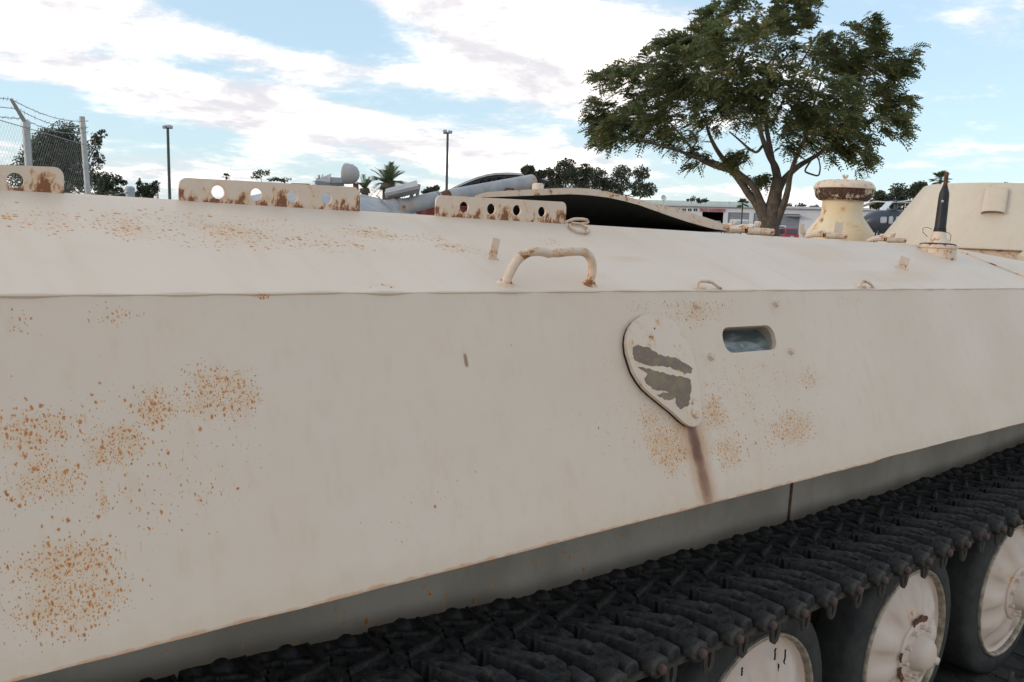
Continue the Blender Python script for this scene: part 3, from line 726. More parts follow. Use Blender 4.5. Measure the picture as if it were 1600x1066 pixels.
# ------------------------------------------------------------------ running gear
PIT, TW, TY0 = .119, .345, .995
def sm(a, b, x):
    t = max(0., min(1., (x - a) / (b - a))); return t * t * (3 - 2 * t)
def seg_d(p, a, b):
    ax_, ay = a; bx, by = b; dx, dy = bx - ax_, by - ay; t = max(0, min(1, ((p[0] - ax_) * dx + (p[1] - ay) * dy) / (dx * dx + dy * dy)))
    return math.hypot(p[0] - ax_ - dx * t, p[1] - ay - dy * t), t
def in_poly(x, y, P):
    """signed distance, negative inside"""
    d, ins, n = 1e9, False, len(P)
    for i in range(n):
        a, b = P[i], P[(i + 1) % n]; d = min(d, seg_d((x, y), a, b)[0])
        if (a[1] > y) != (b[1] > y) and x < (b[0] - a[0]) * (y - a[1]) / (b[1] - a[1]) + a[0]: ins = not ins
    return -d if ins else d
WEB = [(.056, .012), (-.004, .012), (-.012, .05), (-.052, .158), (-.040, .170), (.020, .118), (.056, .078)]
PAD = [(.054, .168), (.030, .180), (-.030, .186), (-.054, .206), (-.054, .345), (.050, .345), (.056, .26)]
def link_h(x, y, sd):
    """height of the casting's outer face; x along the track, y across it from the outer end"""
    p = Vector((x * 45 + sd * 7, y * 45, sd)); nz = noise.noise(p); nz2 = noise.noise(p * 3.1)
    h = -.022; e = .0012 * nz2
    dw = in_poly(x, y, WEB) + e
    h = max(h, -.022 + .036 * (1 - sm(-.001, .0022, dw)))
    if dw < 0: h += .006 * (1 - sm(.004, .010, abs(dw + .006)))               # raised lip round the web
    dp = in_poly(x, y, PAD) + e
    h = max(h, -.022 + .027 * (1 - sm(-.001, .0024, dp)))
    for a, b, w, hh in (((-.05, .212), (.052, .250), .006, .013), ((.045, .19), (.052, .33), .006, .011), ((-.046, .30), (.03, .275), .005, .010)):
        d, t = seg_d((x, y), a, b); h = max(h, hh * (1 - sm(w * .8, w * 1.5, d)) - .022 * sm(w * .8, w * 1.5, d))
    for hx, hy, rx, ry in ((-.028, .132, .008, .010), (.020, .072, .013, .020), (.014, .212, .016, .014), (-.030, .246, .013, .016), (.022, .296, .013, .012), (-.024, .285, .008, .008)):
        q = math.hypot((x - hx) / rx, (y - hy) / ry); h += (-.022 - h) * (1 - sm(.85, 1.05, q))
    for bx, by, r, hh in ((.006, .322, .024, .020), (-.036, .326, .017, .013), (.024, .146, .023, .016), (-.046, .07, .016, .004)):
        q = math.hypot(x - bx, y - by) / r
        if q < 1: h = max(h, -.012 + (hh + .012) * math.sqrt(1 - q * q))
    return h + .0016 * nz + .0009 * nz2
link_meshes = []
for sd in range(3):
    m = MB(); nu, nv = 56, 150
    for j in range(nv + 1):
        for i in range(nu + 1):
            x = (i / nu - .5) * (PIT - .004); y = j / nv * TW
            xi = x + (.010 if (j * 9 // nv) % 2 else -.004) * (1 if abs(i - nu / 2) > nu * .42 else 0)
            m.v.append(Vector((xi, y, .006 + link_h(x, y, sd))))
    for j in range(nv):
        for i in range(nu): a = j * (nu + 1) + i; m.f.append((a, a + 1, a + nu + 2, a + nu + 1))
    rim = [i for i in range(nu + 1)] + [j * (nu + 1) + nu for j in range(1, nu * 0 + nv + 1)] + [nv * (nu + 1) + i for i in range(nu - 1, -1, -1)] + [j * (nu + 1) for j in range(nv - 1, 0, -1)]
    o = len(m.v)
    for k in rim: p = m.v[k]; m.v.append(Vector((p.x, p.y, -.030)))
    for k in range(len(rim)):
        k2 = (k + 1) % len(rim); m.f.append((rim[k], o + k, o + k2, rim[k2]))
    m.f.append(tuple(o + k for k in range(len(rim))))
    # pin lugs at the outer end and hinge knuckles
    m.lathe([(0, -.022), (.017, -.022), (.0225, -.017), (.0235, .0), (.0235, .035), (.014, .055)], (.020, 0, -.006), (0, 1, 0), 14)
    m.lathe([(0, -.002), (.014, -.002), (.019, .003), (.019, .05), (.010, .064)], (-.034, 0, -.006), (0, 1, 0), 14)
    m.box((.044, .008, -.012), (.016, .04, .03)).box((-.008, .03, -.014), (.05, .03, .026))
    for k in range(4): m.lathe([(0, 0), (.013, 0), (.015, .004), (.015, .03), (.013, .034), (0, .034)], (.054 if k % 2 else -.052, .09 + .06 * k, -.003), (0, 1, 0), 10)
    # looped guide horn below the outer end
    loop = [Vector((-.024 + .0115 * math.cos(a) * (1 - .2 * math.sin(a)), .016, -.045 + .036 * math.sin(a))) for a in [2 * math.pi * k / 12 for k in range(12)]]
    m.tube(loop, .0068, 6, closed=True)
    m.tube([(.0, .25, -.01), (.0, .25, -.05), (.0, .25, -.075)], [.022, .015, .008], 8)
    ob = m.build('track_link', 'track_steel', None, smooth=True, angle=38); link_meshes.append(ob)
pm_ = MB().lathe([(0, -.034), (.006, -.0335), (.0095, -.031), (.0105, -.026), (.0095, -.016)], (.020, 0, -.006), (0, 1, 0), 12).build('track_pin', 'pin_rust' if 'pin_rust' in MATS else 'rust_metal', None, smooth=True)
g = NG('pin_rust'); c = g.mix(g.ramp(g.noise(60, 3), .3, .7), (.035, .024, .022), (.12, .052, .042)); g.set(c, .7); pm_.data.materials[0] = MATS['pin_rust']
track = bpy.data.objects.new('track', None); COL.objects.link(track); track.parent = veh; track.location = (0, 0, 0)
topc = [(-.45, -.775), (-.1, -.752), (.32, -.757), (.75, -.783), (1.118, -.806), (1.57, -.815), (2.24, -.822), (2.8, -.820), (3.32, -.812), (3.9, -.785), (4.55, -.745)]
path = []
for i in range(len(topc) - 1):
    p0, p1, p2, p3 = topc[max(0, i - 1)], topc[i], topc[i + 1], topc[min(len(topc) - 1, i + 2)]
    for k in range(12):
        t = k / 12
        path.append(tuple(.5 * (2 * p1[a] + (p2[a] - p0[a]) * t + (2 * p0[a] - 5 * p1[a] + 4 * p2[a] - p3[a]) * t * t + (3 * p1[a] - p0[a] - 3 * p2[a] + p3[a]) * t ** 3) for a in (0, 1)))
for a in range(80, -60, -10): path.append((4.68 + .29 * math.cos(R(a)), -1.03 + .29 * math.sin(R(a))))
path += [(3.98, -1.51), (.15, -1.51)]
for a in range(-110, -285, -10): path.append((-.58 + .29 * math.cos(R(a)), -1.06 + .29 * math.sin(R(a))))
path.append(path[0])
seglen = [math.dist(path[i], path[i + 1]) for i in range(len(path) - 1)]; tot = sum(seglen); NL = round(tot / PIT)
def along(s):
    s %= tot
    for i, l in enumerate(seglen):
        if s <= l: t = s / l; return (path[i][0] + (path[i + 1][0] - path[i][0]) * t, path[i][1] + (path[i + 1][1] - path[i][1]) * t)
        s -= l
    return path[-1]
rnd = random.Random(11)
used = [False] * 3; pin_used = False
for k in range(NL):
    s = (k + .5) / NL * tot; a, b = along(s - PIT / 2), along(s + PIT / 2)
    mid = Vector(((a[0] + b[0]) / 2, TY0 + rnd.uniform(-.003, .003), (a[1] + b[1]) / 2)); ang = math.atan2(b[1] - a[1], b[0] - a[0])
    v_ = rnd.randrange(3); rot = (rnd.uniform(-.015, .015), -ang, rnd.uniform(-.012, .012))
    # going round the loop clockwise the casting's outer face points away from the wheels
    if not used[v_]: o = link_meshes[v_]; used[v_] = True; o.parent = track; o.location = L(mid); o.rotation_euler = rot
    else: o = copy_obj(link_meshes[v_], track, L(mid), rot)
    if not pin_used: p = pm_; pin_used = True; p.parent = track; p.location = L(mid); p.rotation_euler = rot
    else: copy_obj(pm_, track, L(mid), rot)

def make_wheel():
    w = bpy.data.objects.new('road_wheel', None); COL.objects.link(w); w.parent = veh
    ax_ = (0, -1, 0)
    prof = [(.238, -.10), (.240, -.004), (.250, -.001), (.262, -.001), (.296, -.006), (.309, -.016), (.315, -.032), (.316, -.075), (.315, -.118), (.306, -.136), (.285, -.145), (.238, -.145)]
    MB().lathe(prof, ax=ax_, n=64).build('tyre', 'rubber', w, smooth=True, angle=60)
    MB().lathe([(.2405, -.006), (.2405, .003), (.237, .006), (.232, .005), (.229, -.001), (.228, -.012)], ax=ax_, n=64).build('rim', 'bare_edge', w, smooth=True, angle=60)
    rs = [.228, .224, .216, .205, .19, .172, .154, .136, .12, .107, .097, .09]
    hs = [-.012, -.018, -.019, -.014, -.007, .001, .008, .014, .019, .022, .023, .023]
    def mod(r, a):
        k = math.exp(-((r - .158) / .040) ** 2); c_ = math.cos(a * 9)
        return k * .011 * (abs(c_) ** .6) * (1 if c_ > 0 else -1)
    MB().lathe(list(zip(rs, hs)), ax=ax_, n=144, mod=mod).build('disc', 'wheel_paint', w, smooth=True, angle=80)
    hub = MB().lathe([(.094, .018), (.093, .028), (.088, .032), (.066, .033), (.058, .035), (.055, .044), (.050, .060), (.040, .072), (.026, .079), (.010, .081), (0, .081)], ax=ax_, n=48).build('hub', 'wheel_paint', w, smooth=True, angle=35)
    b0 = None
    for k in range(10):
        a = 2 * math.pi * (k + .3) / 10
        if b0 is None: b0 = MB().lathe([(0, .016), (.0055, .016), (.0072, .013), (.0072, 0)], ax=ax_, n=6).build('bolt', 'wheel_paint', hub); b = b0
        else: b = copy_obj(b0, hub)
        b.location = (.076 * math.cos(a), -.031, .076 * math.sin(a))
    MB().lathe([(.006, .004), (.0065, .010), (.011, .010), (.0125, .0), (.0125, -.01)], (.030, -.0745, -.018), (.45, -.86, -.25), 14).build('hub_cap_rim', 'wheel_paint', hub, smooth=True)
    MB().lathe([(0, .003), (.0065, .003)], (.030, -.0745, -.018), (.45, -.86, -.25), 14).build('hub_cap_hole', 'black_void', hub)
    MB().lathe([(.09, -.02), (.09, -.30)], ax=ax_, n=20).build('axle', 'wall_paint', w)
    return w
HZ, WYF = -1.175, 1.083
wheel0 = None
for k in range(6):
    x = 2.426 + .745 * (k - 3)
    if wheel0 is None: wheel0 = make_wheel(); w = wheel0
    else: w = copy_tree(wheel0, veh)
    w.location = L(Vector((x, WYF, HZ))); w.rotation_euler = (0, R(23 * k + 8), 0)
    if k in (2, 3):      # torn flange on these two: the paint and metal have broken away round the hub
        hub = [c for c in w.children if c.name.startswith('hub')][0]; rr_ = random.Random(k)
        w.rotation_euler = (0, R(0), 0)
        for a0, a1, ra, rb in ((62, 112, .090, .108), (168, 186, .091, .097), (196, 226, .091, .100)):
            outl = [(rb + rr_.uniform(-.008, .008), a) for a in range(a0, a1 + 1, 6)]; inl = [(ra + rr_.uniform(-.003, .003), a) for a in range(a1, a0 - 1, -6)]
            poly = [(r * math.cos(R(a)), r * math.sin(R(a))) for r, a in outl + inl]
            MB().prism(poly, [], lambda u, v, t: Vector((u, -.0265 - (.006 if k == 2 else .0065) + t, v)), .004).build('torn_metal', 'rust_metal', hub)
    if k == 2:
        m = MB()
        for (u, v, h_) in ((.03, .19, .03), (.075, .17, .04), (-.10, .185, .02), (.05, .15, .02)):
            pts = [(u + rr_.uniform(-.003, .003), v - h_ / 2 + h_ * i / 5) for i in range(6)]
            m.prism([(p[0] - .0006, p[1]) for p in pts] + [(p[0] + .0006, p[1]) for p in reversed(pts)], [], lambda a_, b_, t: Vector((a_, -.010 + t - .004, b_)), .004)
        m.build('paint_crack', 'black_void', [c for c in w.children if c.name.startswith('disc')][0])
for nm, cx_, cz_ in (('drive_sprocket', 4.68, -1.03), ('idler_wheel', -.58, -1.06)):
    o = MB().lathe([(.26, .0), (.26, -.05), (.20, -.06), (.10, -.02), (.06, .03), (0, .03)], ax=(0, -1, 0), n=32).lathe([(.26, -.05), (.26, -.2), (.1, -.2), (.08, -.4)], ax=(0, -1, 0), n=32).build(nm, 'wheel_paint', veh, smooth=True)
    o.location = L(Vector((cx_, WYF, cz_)))

# ------------------------------------------------------------------ trees
def rot_to(d): return Vector((0, 0, 1)).rotation_difference(Vector(d).normalized()).to_matrix()
def leaf_quads(V_, F_, c, n, size, rnd, spread, asp=.45, droop=0):
    for _ in range(n):
        p = c + Vector((rnd.gauss(0, 1), rnd.gauss(0, 1), rnd.gauss(0, 1))) * spread
        a = Vector((rnd.uniform(-1, 1), rnd.uniform(-1, 1), rnd.uniform(-1, .6) - droop)).normalized(); b = a.cross(Vector((rnd.uniform(-1, 1), rnd.uniform(-1, 1), rnd.uniform(-1, 1)))).normalized()
        s = size * rnd.uniform(.6, 1.35); o = len(V_); w = b * s * asp
        V_ += [p - w * .3, p + a * s * .5 - w, p + a * s, p + a * s * .5 + w]; F_.append((o, o + 1, o + 2, o + 3))
def spray(V_, F_, p, d, ln, rnd, ls):
    """a feathery leaf: leaflets in pairs along a drooping stalk"""
    d = d.normalized(); s = d.cross(Vector((0, 0, 1)))
    s = s.normalized() if s.length > .05 else Vector((1, 0, 0)); k = 7
    roll = rnd.uniform(-.9, .9); upv = s.cross(d); s = (s * math.cos(roll) + upv * math.sin(roll)).normalized()
    for i in range(k):
        t = (i + .6) / k; q = p + d * (ln * t) + Vector((0, 0, -.42 * ln * t * t))
        for sg in (-1, 1):
            l = ls * (1 - .45 * abs(t - .45)) * rnd.uniform(.8, 1.2); e = (s * sg + d * .55 + Vector((0, 0, rnd.uniform(-.45, .1)))).normalized() * l
            w = d * l * .26; o = len(V_); V_ += [q, q + e * .5 - w, q + e, q + e * .5 + w]; F_.append((o, o + 1, o + 2, o + 3))
leafmat('tree_leaf', (.10, .125, .06), (.22, .235, .10), .45)
leafmat('tree_leaf_gold', (.24, .20, .07), (.30, .25, .09), .45)
leafmat('gum_leaf', (.085, .10, .07), (.14, .15, .10), .35)
leafmat('dark_leaf', (.06, .075, .045), (.10, .115, .065), .35)
leafmat('palm_leaf', (.055, .085, .035), (.12, .14, .06), .3)
plain('bark', (.10, .078, .062), .9, var=.35, scale=9, bump=.7, bscale_=22)
plain('bark_pale', (.17, .14, .115), .9, var=.3, scale=3)

# the big spreading tree
TD = 20.0; rnd = random.Random(21)
def tp_(px, py, dd=0.): return bgp(px, py, TD + dd)
troot = bgp(1203, 362, TD); troot = Vector((troot.x, troot.y, 0)); ts = bscale(1200, TD)
tree = thing('spreading_tree', 'large spreading tree with feathery dark green crown and forked grey trunk beyond the vehicle', 'tree', troot)
limbs = [  # (pixel path, radii in pixels, depth drift)
    ([(1203, 470), (1202, 390), (1204, 352), (1208, 325), (1213, 300), (1216, 280)], [30, 24, 19, 17, 14, 13], 0),
    ([(1202, 366), (1190, 332), (1180, 315), (1170, 303), (1160, 286), (1148, 272), (1135, 262), (1118, 254), (1100, 250)], [17, 11, 9, 8.5, 8, 7, 6, 5, 4.4], .4),
    ([(1203, 362), (1187, 308), (1178, 290), (1160, 276), (1142, 264), (1130, 250), (1118, 232), (1108, 208), (1102, 180)], [17, 8, 7.5, 7, 6.4, 5.5, 4.6, 3.6, 2.4], -.6),
    ([(1100, 250), (1080, 244), (1062, 236), (1040, 230), (1015, 222), (990, 214), (965, 200)], [4.4, 4, 3.6, 3.2, 2.8, 2.2, 1.6], .5),
    ([(1148, 270), (1120, 262), (1096, 252), (1084, 238), (1072, 220), (1050, 195)], [4.4, 4.2, 4.0, 3.4, 2.6, 2], .3),
    ([(1216, 282), (1212, 262), (1203, 246), (1193, 224), (1187, 200), (1180, 172), (1172, 140)], [10, 7.6, 6.6, 5.6, 4.6, 3.4, 2.2], 1.0),
    ([(1214, 284), (1207, 255), (1202, 225), (1196, 195), (1198, 160), (1204, 120), (1210, 80)], [7, 6.2, 5.4, 4.6, 3.8, 3, 1.8], -1.0),
    ([(1216, 300), (1222, 283), (1234, 270), (1250, 258), (1268, 248), (1284, 238), (1300, 222), (1320, 200), (1345, 182)], [9, 8.2, 7.2, 6, 5, 4.3, 3.4, 2.5, 1.6], .8),
    ([(1206, 362), (1219, 335), (1227, 312), (1231, 292), (1234, 278), (1240, 256), (1250, 232), (1262, 205), (1270, 170), (1282, 130)], [14, 9, 7.4, 6.2, 5.4, 4.8, 4, 3.2, 2.4, 1.6], -.8),
    ([(1193, 226), (1182, 240), (1170, 232), (1155, 218), (1140, 206)], [3.4, 3.0, 2.8, 2.2, 1.6], .4),
    ([(1268, 248), (1256, 268), (1266, 272), (1280, 276), (1283, 262), (1280, 248)], [2.2, 2.0, 2.0, 1.9, 1.6, 1.4], .2),
    ([(1203, 200), (1222, 160), (1240, 120), (1262, 80), (1280, 50)], [3, 2.6, 2.2, 1.8, 1.2], 1.4),
    ([(1300, 222), (1330, 170), (1352, 130), (1362, 90)], [2.6, 2.2, 1.8, 1.2], -.8),
    ([(1180, 172), (1150, 130), (1142, 80), (1150, 40)], [2.6, 2.2, 1.8, 1.2], .2),
]
m = MB()
for P, rr, dd in limbs:
    n = len(P); pts = [tp_(p[0] + rnd.uniform(-1.2, 1.2), p[1], dd * (i / (n - 1)) ** 1.2) for i, p in enumerate(P)]
    dense, dr = [], []
    for i in range(n - 1):
        for k in range(4):
            t = k / 4; dense.append(pts[i].lerp(pts[i + 1], t)); dr.append((rr[i] + (rr[i + 1] - rr[i]) * t) * ts * .70)
    dense.append(pts[-1]); dr.append(rr[-1] * ts)
    for _ in range(2): dense = [dense[0]] + [(dense[i - 1] + dense[i] * 2 + dense[i + 1]) / 4 for i in range(1, len(dense) - 1)] + [dense[-1]]
    if P[0][1] > 440: dense[0].z = 0.; dense[0].x, dense[0].y = troot.x, troot.y
    m.tube(dense, dr, 9)
crown = [  # clumps: pixel centre, radius x, radius y, depth, weight
    (965, 118, 44, 26, .6), (1010, 120, 52, 40, .0), (950, 170, 34, 34, .3), (945, 215, 28, 30, .4), (968, 200, 46, 34, -.4), (1010, 190, 55, 42, .8), (1050, 110, 50, 34, -1.0), (1040, 66, 22, 14, .3),
    (1060, 160, 60, 48, -.8), (1065, 215, 42, 24, .9), (1092, 245, 20, 18, .2), (1100, 110, 60, 55, .4), (1120, 60, 42, 40, -.4), (1150, 22, 38, 26, .5), (1125, 170, 58, 48, 1.2), (1155, 100, 66, 58, -1.4), (1160, 245, 24, 22, -.3), (1184, 274, 12, 12, .1),
    (1195, 45, 40, 40, .8), (1195, 150, 62, 50, -1.2), (1235, 30, 34, 34, -.5), (1245, 100, 64, 58, 1.0), (1270, 22, 36, 24, .0), (1222, 205, 30, 16, .9), (1236, 228, 18, 10, -.6), (1285, 160, 60, 48, -1.0), (1310, 90, 56, 48, .3), (1355, 50, 24, 28, -.3),
    (1300, 215, 48, 30, .8), (1340, 135, 56, 48, .9), (1330, 200, 50, 34, -.5), (1372, 105, 34, 34, .0), (1385, 165, 38, 36, .4), (1405, 190, 22, 24, -.2), (1402, 112, 20, 12, .3), (1414, 90, 16, 9, .1), (1345, 245, 18, 22, .4), (1312, 236, 20, 14, -.3), (1176, 182, 34, 24, .5), (1260, 180, 40, 32, .0), (1070, 70, 30, 22, .4), (1090, 84, 40, 30, .6)]
V1, F1, V2, F2 = [], [], [], []
cen = tp_(1190, 190)
for (px, py, rx, ry, dd) in crown:
    c = tp_(px, py, dd * 1.6); n = int(rx * ry * .108) + 20; a_, b_ = rx * ts * .84, ry * ts * .95
    sub = [(Vector((rnd.gauss(0, .55), rnd.gauss(0, .55), rnd.gauss(0, .5)))) for _ in range(max(4, n // 9))]
    for k in range(n):
        s_ = rnd.choice(sub); v = s_ + Vector((rnd.gauss(0, .19), rnd.gauss(0, .19), rnd.gauss(0, .15)))
        if v.length > 1.12: v = v.normalized() * rnd.uniform(.85, 1.12)
        p = c + (r_ * v.x * a_) + Vector((0, 0, v.z * b_)) + (Vector((-r_.y, r_.x, 0)) * v.y * a_ * .9)
        d = (p - cen); d = Vector((d.x, d.y, d.z * .35)).normalized() + Vector((rnd.gauss(0, .7), rnd.gauss(0, .7), rnd.gauss(.1, .45)))
        gold = rnd.random() < (.13 if v.z > .2 else .06)
        spray(V2 if gold else V1, F2 if gold else F1, p, d, rnd.uniform(.2, .36), rnd, .105)
for px, py, dx in ((1428, 72, 1), (1418, 84, 1), (1040, 54, -.2), (1060, 62, .2), (1034, 62, -.5), (1402, 100, 1)):
    for k in range(5): spray(V1, F1, tp_(px - dx * 14 * rnd.random(), py + 8 * rnd.random()), r_ * dx + Vector((0, 0, .4)) + Vector((rnd.gauss(0, .3), rnd.gauss(0, .3), 0)), .34, rnd, .07)
tb = MATS
o = m.build('trunk', 'bark', tree, troot, smooth=True, angle=60)
o = raw('crown', [v - troot for v in V1], F1, 'tree_leaf', tree); raw('golden_leaves', [v - troot for v in V2], F2, 'tree_leaf_gold', tree)

def far_tree(name, label, px, py_top, dist, blobs, mat, n=1500, leaf=None, trunk=None, group=None, lean=0, cat='tree'):
    """blobs: (pixel x, pixel y, radius x, radius y, depth)"""
    rnd = random.Random(int(px * 7 + py_top)); s = bscale(px, dist); b = bgp(px, 340, dist); root = Vector((b.x, b.y, 0))
    t = thing(name, label, cat, root, group=group); V_, F_ = [], []; tot_ = sum(q[2] * q[3] for q in blobs); leaf = leaf or s * 2.7; n = int(n * 3.0)
    for (bx, by, rx, ry, dd) in blobs:
        c = bgp(bx, by, dist + dd); k = max(8, int(n * rx * ry / tot_))
        sub = [Vector((rnd.gauss(0, .5), rnd.gauss(0, .5), rnd.gauss(0, .48))) for _ in range(max(5, k // 14))]
        for i in range(k):
            v = rnd.choice(sub) + Vector((rnd.gauss(0, .2), rnd.gauss(0, .2), rnd.gauss(0, .16)))
            if v.length > 1.08: v = v.normalized() * rnd.uniform(.8, 1.08)
            leaf_quads(V_, F_, c + r_ * v.x * rx * s + Vector((-r_.y, r_.x, 0)) * v.y * rx * s * .8 + Vector((0, 0, v.z * ry * s)), 1, leaf, rnd, 0)
    raw('crown', [v - root for v in V_], F_, mat, t)
    m = MB(); tw = (trunk or 3) * s; top_ = bgp(blobs[0][0], blobs[0][1], dist) - root
    m.tube([Vector((0, 0, 0)), Vector((lean, 0, top_.z * .35)), top_ * .75 + Vector((lean, 0, 0)) * .3, top_], [tw, tw * .8, tw * .55, tw * .2], 7)
    for (bx, by, rx, ry, dd) in blobs[1:]:
        e = bgp(bx, by, dist + dd) - root; st = Vector((lean, 0, top_.z * .45)).lerp(top_, rnd.uniform(.1, .6))
        m.tube([st, st.lerp(e, .5) + Vector((0, 0, -.06 * e.length)), e], [tw * .4, tw * .3, tw * .12], 6)
    m.build('trunk', 'bark', t, smooth=True); return t
G1 = 'eucalyptus trees behind the raised hatch lid'
far_tree('eucalyptus_tree', 'round dark bushy tree standing behind the chain-link fence', 95, 195, 32, [(92, 232, 36, 30, 0), (72, 218, 22, 18, .4), (100, 205, 26, 14, -.5), (118, 232, 24, 20, .4), (62, 255, 34, 22, .2), (40, 275, 34, 20, -.4), (110, 270, 38, 26, .5), (80, 290, 50, 22, 0), (150, 222, 9, 16, 0), (160, 208, 7, 6, 0), (153, 250, 10, 14, .2), (140, 285, 20, 20, 0), (85, 245, 46, 34, 0)], 'gum_leaf', 9500, trunk=5)
far_tree('small_tree', 'small dark tree just right of the straight fence post', 172, 270, 45, [(166, 283, 16, 14, 0), (160, 295, 14, 10, .3), (183, 280, 7, 8, 0), (192, 285, 6, 6, 0), (178, 298, 14, 8, 0)], 'dark_leaf', 900)
far_tree('small_tree', 'small dark tree just left of the lamp post above the first rail gap', 232, 280, 45, [(232, 298, 14, 12, 0), (218, 288, 5, 8, 0), (243, 292, 7, 9, 0), (224, 303, 14, 8, .2)], 'dark_leaf', 800)
far_tree('umbrella_tree', 'thin flat-topped tree above the middle perforated rail', 410, 265, 130, [(408, 270, 13, 5, 0), (400, 276, 8, 4, 0), (428, 279, 12, 3, 0), (445, 281, 14, 4, 0)], 'gum_leaf', 210, trunk=1.0)
far_tree('distant_tree', 'pale distant tree between the grey gun barrel and the tall palm', 675, 290, 130, [(672, 298, 7, 5, 0), (682, 295, 5, 5, 0), (664, 300, 5, 3, 0)], 'gum_leaf', 350, trunk=1)
for lb, px, pt, bl in (('tall grey-green gum tree left of the hatch lid group, behind the arched roof', 825, 258, [(825, 266, 10, 7, 0), (832, 276, 12, 8, 0), (845, 272, 8, 6, 0)]),
                       ('broad dark gum tree behind the middle of the hatch lid', 885, 250, [(884, 262, 16, 14, 0), (872, 280, 16, 14, .6), (896, 276, 18, 18, 0), (858, 270, 10, 8, 0)]),
                       ('dark gum tree over the right slope of the hatch lid, second from right', 930, 258, [(930, 276, 18, 14, 0), (916, 268, 12, 12, 0), (945, 288, 16, 12, .6), (912, 292, 20, 12, 0)]),
                       ('rightmost gum tree over the hatch lid, with gaps in its crown', 980, 258, [(970, 272, 16, 14, 0), (968, 290, 18, 10, .3), (1002, 272, 14, 12, 0), (995, 290, 16, 10, 0), (1016, 295, 10, 10, 0), (1004, 302, 16, 7, 0), (955, 300, 16, 8, 0)])):
    far_tree('gum_tree', lb, px, pt, 70, bl, 'gum_leaf', 1700, trunk=2.5, group='gum trees behind the hatch lid')
for lb, px, pt, bl in (('wispy pale tree between the ventilator and the turret', 1376, 298, [(1374, 306, 10, 7, 0), (1368, 318, 9, 8, 0), (1384, 316, 8, 8, 0)]),
                       ('dense dark tree left of the turret', 1405, 285, [(1404, 296, 13, 10, 0), (1396, 308, 14, 10, 0), (1415, 306, 14, 12, 0), (1388, 318, 16, 8, 0), (1408, 320, 22, 10, 0)]),
                       ('small dark tree touching the upper left edge of the turret', 1431, 282, [(1432, 292, 9, 8, 0), (1440, 290, 8, 6, 0), (1428, 300, 8, 8, 0), (1440, 305, 12, 10, 0)])):
    far_tree('turret_side_tree', lb, px, pt, 75, bl, 'gum_leaf', 1300, trunk=2, group='trees between ventilator and turret')
far_tree('distant_tree', 'sparse treetop showing just above the turret roof', 1570, 285, 110, [(1566, 290, 9, 4, 0), (1580, 291, 10, 3, 0), (1595, 292, 8, 3, 0)], 'gum_leaf', 420, trunk=1)
for lb, px, bl in (('sparse distant trees left of the forked trunk over the workshop roof', 1085, [(1080, 311, 7, 4, 0), (1090, 313, 6, 3, 0)]), ('thin distant treetop right beside the fan palm over the workshop roof', 1103, [(1102, 312, 5, 3, 0), (1094, 316, 4, 2, 0)]),
                   ('low distant treetop right of the forked trunk over the workshop', 1232, [(1232, 322, 7, 4, 0), (1226, 318, 3, 3, 0)]), ('low round distant treetop midway between trunk and ventilator', 1251, [(1251, 322, 9, 4, 0)]), ('low distant treetop touching the ventilator edge', 1273, [(1273, 324, 8, 3, 0)])):
    far_tree('distant_tree', lb, px, 312, 165, bl, 'gum_leaf', 60, trunk=.8)
tag(far_tree('hedge_bush', 'low green bush behind the fence foot left of the grey domed bollard', 175, 300, 24, [(172, 308, 24, 8, 0), (195, 309, 20, 6, 0), (150, 308, 14, 8, 0)], 'palm_leaf', 900, trunk=1.5, cat='bush'))

def palm(name, label, px, py, dist, rpx, nf, fan=False, tr=None, group=None, up=.55):
    s = bscale(px, dist); top_ = bgp(px, py, dist); root = Vector((top_.x, top_.y, 0)); rnd = random.Random(int(px)); t = thing(name, label, 'palm tree', root, group=group)
    V_, F_ = [], []; c = top_ - root; Ln = rpx * s
    for i in range(nf):
        az = 2 * math.pi * i / nf * 2.4 + rnd.uniform(-.2, .2); el = rnd.uniform(-.35, 1.35) if not fan else rnd.uniform(-.6, 1.3); l = Ln * rnd.uniform(.8, 1.1)
        d = Vector((math.cos(az) * math.cos(el), math.sin(az) * math.cos(el), math.sin(el)))
        if fan:
            st = c + d * l * .45
            for k in range(9):
                a = (k - 4) * .28; sd = d.cross(Vector((0, 0, 1))).normalized(); e = (d * math.cos(a) + sd * math.sin(a)).normalized() * l * .6; w = e.cross(d.cross(sd)).normalized() * l * .05; o_ = len(V_)
                V_ += [st, st + e * .5 - w, st + e + Vector((0, 0, -.08 * l)), st + e * .5 + w]; F_.append((o_, o_ + 1, o_ + 2, o_ + 3))
            o_ = len(V_); w = d.cross(Vector((0, 0, 1))).normalized() * l * .02; V_ += [c - w, c + w, st + w, st - w]; F_.append((o_, o_ + 1, o_ + 2, o_ + 3))
        else:
            K = 16; sd = d.cross(Vector((0, 0, 1))).normalized()
            for k in range(K):
                u = (k + .5) / K; q = c + d * l * u + Vector((0, 0, -.55 * l * u * u * max(.25, math.cos(el))))
                for sg in (-1, 1):
                    e = (sd * sg + d * .9 + Vector((0, 0, -.25))).normalized() * l * .24 * (1.1 - .7 * abs(u - .4)); w = d * l * .022; o_ = len(V_)
                    V_ += [q - w, q + w, q + e]; F_.append((o_, o_ + 1, o_ + 2))
    raw('crown', V_, F_, 'palm_leaf', t)
    tr = (tr or 4) * s
    MB().tube([Vector((0, 0, 0)), Vector((0, 0, c.z * .5)), c], [tr * 1.2, tr, tr * .9], 10).tube([c - Vector((0, 0, Ln * .22)), c + Vector((0, 0, Ln * .05))], [tr * 1.5, tr * 1.1], 10).build('trunk', 'bark', t, smooth=True)
palm('date_palm', 'tall feathery palm right of the grey searchlight', 606, 288, 70, 40, 46, tr=9)
